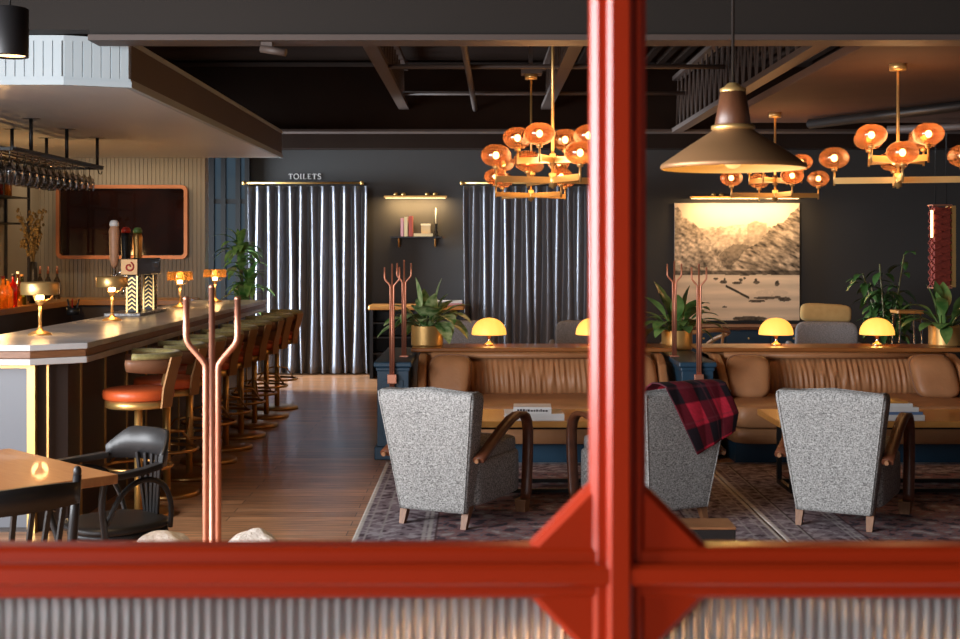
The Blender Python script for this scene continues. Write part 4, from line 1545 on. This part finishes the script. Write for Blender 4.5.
# side table with a wooden top, sideboard and woven lantern on the right
r = thing('high_stool', 'wooden topped stool with thin metal legs beside the tall right plant', 'stool', (wx(907, 14.0), 14.0, 0))
MB().box(-.14, .14, -.14, .14, .92, .955).build('seat', 'oak', r, bevel=.008)
for sx in (-1, 1):
    for sy in (-1, 1):
        MB().cyl((sx * .14, sy * .14, 0), (sx * .11, sy * .11, .92), .009, n=8).build('leg', 'chrome', r)
MB().box(-.13, .13, -.135, -.12, .3, .315).box(-.13, .13, .12, .135, .3, .315).build('foot_bar', 'chrome', r)
r = thing('sideboard', 'dark blue sideboard with a wooden top below the canyon print', 'sideboard', (wx(745, 16.4), 16.45, 0))
MB().box(-.85, .85, -.25, .3, 0, .60).build('body', 'blue', r, bevel=.004)
MB().box(-.88, .88, -.28, .32, .605, .645).build('top', 'walnut', r, bevel=.006)
for k in range(3):
    d_ = MB().box(-.83 + k * .56, -.29 + k * .56, -.265, -.251, .08, .58).build('door', 'blue', r, bevel=.003)
    MB().cyl((-.56 + k * .56, -.285, .5), (-.56 + k * .56, -.266, .5), .012, n=10).build('knob', 'brass', d_)

r = thing('woven_lantern', 'tall red woven lantern hanging by cords at the far right', 'lantern', (wx(940, 14.4), 14.4, wz(287, 14.4)))
H = wz(206, 14.4) - wz(287, 14.4)
MB().box(-.085, .085, -.08, .08, .02, H - .02).build('core', 'woven', r)
lt = MB()
for k in range(11):
    z0 = H * k / 11
    for a, b in ((-1, 1), (1, -1)):
        lt.bar((a * .1, -.09, z0), (b * .1, -.09, z0 + H / 11), .012, .008, (0, 1, 0))
        lt.bar((-.1, a * .08, z0), (-.1, b * .08, z0 + H / 11), .008, .012, (1, 0, 0))
lt.build('lattice', 'woven', r)
MB().box(.1, .14, -.1, .1, 0, H).build('edge_plate', 'gold', r)
fm = MB().box(-.11, .1, -.1, .09, -.015, 0).box(-.11, .1, -.1, .09, H, H + .015)
fm.build('frame', 'copper', r)
for x in (-.05, .07):
    MB().cyl((x, 0, H + .015), (x, 0, 3.9 - wz(287, 14.4)), .006, n=6).build('cord', 'black_metal', r)
MB().box(-.125, -.111, -.1, -.06, H - .35, H - .05).build('light_strip', 'led', r)

# ================================================================== LAMPS OVERHEAD
def make_chandelier(label, loc_, rz, drop):
    """canopy at the origin, arms below; drop = distance to the lower arms"""
    r = thing('chandelier', label, 'chandelier', loc_, rz, 'brass chandeliers with amber glass globes')
    MB().lathe([(0, 0), (.06, 0), (.06, -.045), (.02, -.05), (0, -.05)], n=24).build('canopy', 'gold', r)
    MB().cyl((0, 0, -.045), (0, 0, -drop - .06), .011).build('stem', 'gold', r)
    MB().cyl((0, 0, -drop - .05), (0, 0, -drop + .05), .028).cyl((0, 0, -drop + .10), (0, 0, -drop + .19), .022).build('hub', 'gold', r)
    for tier, (rad, dz, off) in enumerate(((.44, 0, 0.), (.27, .145, 45.))):
        for k in range(4):
            a = R(off + 90 * k)
            ca, sa = math.cos(a), math.sin(a)
            m = MB().bar((.02 * ca, .02 * sa, -drop + dz), (rad * ca, rad * sa, -drop + dz), .022, .045)
            m.cyl((rad * ca, rad * sa, -drop + dz - .035), (rad * ca, rad * sa, -drop + dz + .08), .008, n=10)
            m.cyl((rad * ca, rad * sa, -drop + dz + .07), (rad * ca, rad * sa, -drop + dz + .10), .022, n=12)
            m.build('arm', 'gold', r)
            c = (rad * ca, rad * sa, -drop + dz + .165)
            pr = []
            for i in range(15):
                b = R(-78 + 150 * i / 14)
                pr.append((.108 * math.cos(b), .08 * math.sin(b)))
            g = MB().lathe(pr, c, 28).build('glass_globe', 'globe', r)
            MB().pillow(c, (.022, .022, .026), 1, 1, 12, 8).build('bulb', 'bulb', g)
    return r


def chandelier_light(x, y, z, e):
    light('chandelier_light', 'POINT', (x, y, z), e, (1, .55, .22), radius=.3)


zarm = 2.10
CH = [('brass chandelier with amber globes, nearer of the two left of the red post', .52, 9.3, 3.82, 22),
      ('brass chandelier with amber globes, farther one in front of the satin curtain', .495, 12.6, 3.30, 38),
      ('brass chandelier with amber globes at the far right', 2.99, 9.3, 2.93, -14),
      ('brass chandelier with amber globes behind the cone pendant', 2.86, 12.6, 2.93, 8)]
for lb, x, y, z, a in CH:
    make_chandelier(lb, (x, y, z), R(a), z - zarm - (0 if y < 11 else .03))
    chandelier_light(x, y, 2.3, 13)
struct('ceiling_mount', MB().box(.40, .60, 12.5, 12.7, 3.30, 3.36).box(.47, .51, 12.58, 12.62, 3.36, 3.82), 'flange')

# cone pendant
pc = thing('cone_pendant', 'wide brass cone pendant lamp with a dark wooden neck', 'pendant lamp', (wx(733, 3.5), 3.5, wz(171, 3.5)))
s = 3.5 / F
MB().lathe([(71 * s, 2 * s), (72.5 * s, 4 * s), (71 * s, 7 * s), (46 * s, 24 * s), (24 * s, 38 * s), (20 * s, 41 * s)], n=64).build('shade', 'shade_out', pc)
MB().lathe([(19.5 * s, 40 * s), (23 * s, 37 * s), (45 * s, 22.8 * s), (69.5 * s, 5.6 * s), (71 * s, 2 * s)], n=64).build('shade_lining', 'shade_in', pc)
MB().lathe([(20 * s, 40 * s), (21.5 * s, 42 * s), (21.5 * s, 45 * s), (18 * s, 46 * s), (0, 46 * s)], n=40).build('collar', 'gold', pc)
MB().lathe([(17.5 * s, 46 * s), (18 * s, 47 * s), (12.5 * s, 79 * s), (0, 79 * s)], n=40).build('neck', 'walnut', pc)
MB().lathe([(12.8 * s, 79 * s), (13 * s, 82 * s), (9 * s, 84 * s), (6 * s, 87 * s), (4 * s, 88 * s), (0, 88 * s)], n=32).build('cap', 'gold', pc)
MB().cyl((0, 0, 87 * s), (0, 0, 3.9 - wz(171, 3.5)), 1.6 * s, n=10).build('cord', 'black_metal', pc)
MB().pillow((0, 0, 12 * s), (10 * s, 10 * s, 10 * s), 1, 1, 18, 12).cyl((0, 0, 20 * s), (0, 0, 40 * s), 6 * s).build('bulb', M['dim_bulb'], pc)
light('pendant_light', 'SPOT', (wx(733, 3.5), 3.5, wz(171, 3.5) + .02), 16, (1, .55, .2), (0, 0, 0), spot=R(150), radius=.04)
light('pendant_inner', 'POINT', (wx(733, 3.5), 3.5, wz(171, 3.5) + .035), 5.5, (1, .55, .16), radius=.03)
# cylinder pendant
pt = thing('cylinder_pendant', 'matte black cylinder pendant lamp at the top left', 'pendant lamp', (wx(10, 5), 5, wz(57, 5)))
s = 5 / F
MB().lathe([(15.5 * s, 2 * s), (17.8 * s, 0), (18 * s, 2 * s), (18 * s, 48 * s), (16 * s, 49 * s), (0, 49 * s)], n=40).build('shade', 'black', pt)
MB().lathe([(0, 4 * s), (15.4 * s, 4 * s), (15.5 * s, 2 * s)], n=32).build('diffuser', 'led', pt)
MB().cyl((0, 0, 49 * s), (0, 0, 3.9 - wz(57, 5)), 1.0 * s, n=8).build('cord', 'black_metal', pt)
light('cylinder_light', 'SPOT', (wx(10, 5), 5, wz(57, 5) - .02), 45, (1, .66, .34), (0, 0, 0), spot=R(80), radius=.06)

# ================================================================== NEAR LEFT DINING TABLE
TA = R(-45)
r = thing('dining_table', 'square wooden dining table at the left edge with black chairs', 'table', (-2.015, 4.93, 0), R(45))
hh = .455
MB().box(-hh, hh, -hh, hh, .713, .75).build('tabletop', 'table_wood', r, bevel=.004)
MB().box(-.05, .05, -.05, .05, .04, .69).build('column', 'black_metal', r)
MB().box(-.3, .3, -.3, .3, 0, .035).box(-.2, .2, -.2, .2, .69, .7125).build('base', 'black_metal', r, bevel=.01)

r = thing('captains_chair', 'black bentwood armchair with a fan slat back by the dining table', 'chair', (-1.535, 5.50, 0), R(137))
r.scale = (.9, .93, .985)
MB().pillow((0, .01, .455), (.225, .225, .022), .5, .75, 40, 10).build('seat', 'black', r)
sr = [(.205 * math.cos(a), .205 * math.sin(a), .425) for a in np.linspace(0, 2 * PI, 33)[:-1]]
MB().tube(sr, .016, 8, True).build('seat_ring', 'black', r)
# top rail: curved deep board
rows = []
for k in range(21):
    u = -1 + 2 * k / 20
    a = R(u * 62)
    x, y = .262 * math.sin(a), -.235 * math.cos(a) + .035
    top = .842 - .10 * max(0, abs(u) - .55) ** 1.2 * 2.2
    bot = .702
    nx_, ny_ = math.sin(a), -math.cos(a)
    rows.append([(x - nx_ * .010, y - ny_ * .010, bot), (x + nx_ * .010, y + ny_ * .010, bot), (x + nx_ * .020, y + ny_ * .02, top), (x, y, top)])
MB().loft(rows, True).build('top_rail', 'black', r)
for s in (-1, 1):
    path = [((s * .232, -.08, .715), (1, 0, 0), (0, 0, 1)), ((s * .262, .03, .705), (1, 0, 0), (0, 0, 1)), ((s * .272, .14, .70), (1, 0, 0), (0, 0, 1)), ((s * .262, .235, .698), (1, 0, 0), (0, 0, 1))]
    MB().sweep(path, [(-.026, -.013), (.026, -.013), (.028, 0), (.026, .013), (-.026, .013), (-.028, 0)]).build('arm', 'black', r, bevel=.004)
    MB().bend([(s * .262, .215, .69), (s * .255, .225, .58), (s * .235, .2, .47), (s * .2, .17, .3), (s * .21, .19, 0)], .016, 10).build('front_leg', 'black', r)
    MB().bend([(s * .235, .19, .50), (s * .262, .13, .62), (s * .262, .03, .668), (s * .245, -.08, .64), (s * .225, -.14, .55), (s * .19, -.16, .44)], .012, 10).build('arm_loop', 'black', r)
    MB().bend([(s * .17, -.14, .44), (s * .19, -.2, .2), (s * .2, -.24, 0)], .016, 10).build('rear_leg', 'black', r)
for k in range(5):
    u = (k - 2) / 2
    a = R(u * 24)
    MB().bar((u * .05, -.178, .47), (.245 * math.sin(a), -.215 * math.cos(a) + .033, .73), .02, .01, (0, 1, 0)).build('slat', 'black', r)

r = thing('spindle_chair', 'black spindle back chair at the lower left edge, seen from behind', 'chair', (-1.63, 4.33, 0), R(45))
MB().pillow((0, .0, .45), (.21, .21, .022), .4, .5, 36, 10).build('seat', 'black', r)
rows = []
for k in range(17):
    u = -1 + 2 * k / 16
    x, y = .215 * u, -.19 - .05 * (1 - u * u)
    top = .845 - .0 * abs(u) + .015 * (1 - u * u) - .02
    rows.append([(x, y - .009, .755), (x, y + .009, .755), (x, y + .007, top), (x, y - .011, top)])
MB().loft(rows, True).build('top_rail', 'black', r)
for s in (-1, 1):
    m = MB().tube([(s * .18, -.17, 0), (s * .19, -.165, .44), (s * .205, -.18, .7), (s * .212, -.19, .85)], [.014, .018, .016, .014], 10)
    m.pillow((s * .212, -.19, .86), (.014, .014, .02), 1, 1, 10, 8)
    m.build('back_post', 'black', r)
    MB().cyl((s * .18, .17, 0), (s * .165, .155, .44), .013, .018, 10).build('front_leg', 'black', r)
for k in range(6):
    u = -1 + 2 * (k + .5) / 6
    MB().bar((.155 * u, -.17, .46), (.185 * u, -.195 - .045 * (1 - u * u), .765), .016, .012, (0, 1, 0)).build('spindle', 'black', r)


def fur_stool(label, loc_, seed):
    r = thing('sheepskin_stool', label, 'stool', loc_, 0, 'round sheepskin stools behind the screen')
    rnd = random.Random(seed)
    lump = [(rnd.uniform(20, 60), rnd.uniform(20, 60), rnd.uniform(0, 6)) for _ in range(6)]

    def fuzz(q_):
        a, b, c = q_
        d = sum(math.sin(k * a + p_) * math.sin(l * b + k * c) for k, l, p_ in lump) * .0035
        v_ = Vector((a, b, c - .35)).normalized()
        return (a + v_.x * d, b + v_.y * d, c + v_.z * d)
    MB().pillow((0, 0, .367), (.12, .12, .11), .85, 1, 56, 30, fuzz).build('seat', 'fur', r)
    for k in range(3):
        a = k * 2 * PI / 3
        MB().cyl((.13 * math.cos(a), .13 * math.sin(a), 0), (.07 * math.cos(a), .07 * math.sin(a), .3), .011, .016, 8).build('leg', 'leg_wood', r)
    return r


fur_stool('round cream sheepskin stool left of the near coat rack', (wx(163, 5.2), 5.2, 0), 1)
fur_stool('round cream sheepskin stool right of the near coat rack', (wx(253, 5.2), 5.2, 0), 2)

r = thing('low_bench', 'low dark wooden bench end beside the red post', 'bench', (.88, 5.5, 0))
MB().box(-.45, .185, -.088, .088, .385, .435).build('seat', 'black', r, bevel=.004)
MB().box(-.45, .187, -.092, .092, .4355, .447).build('seat_board', 'bar_wood', r, bevel=.003)
for x in (-.40, .14):
    MB().box(x - .02, x + .02, -.08, .08, 0, .384).build('leg', 'walnut', r)
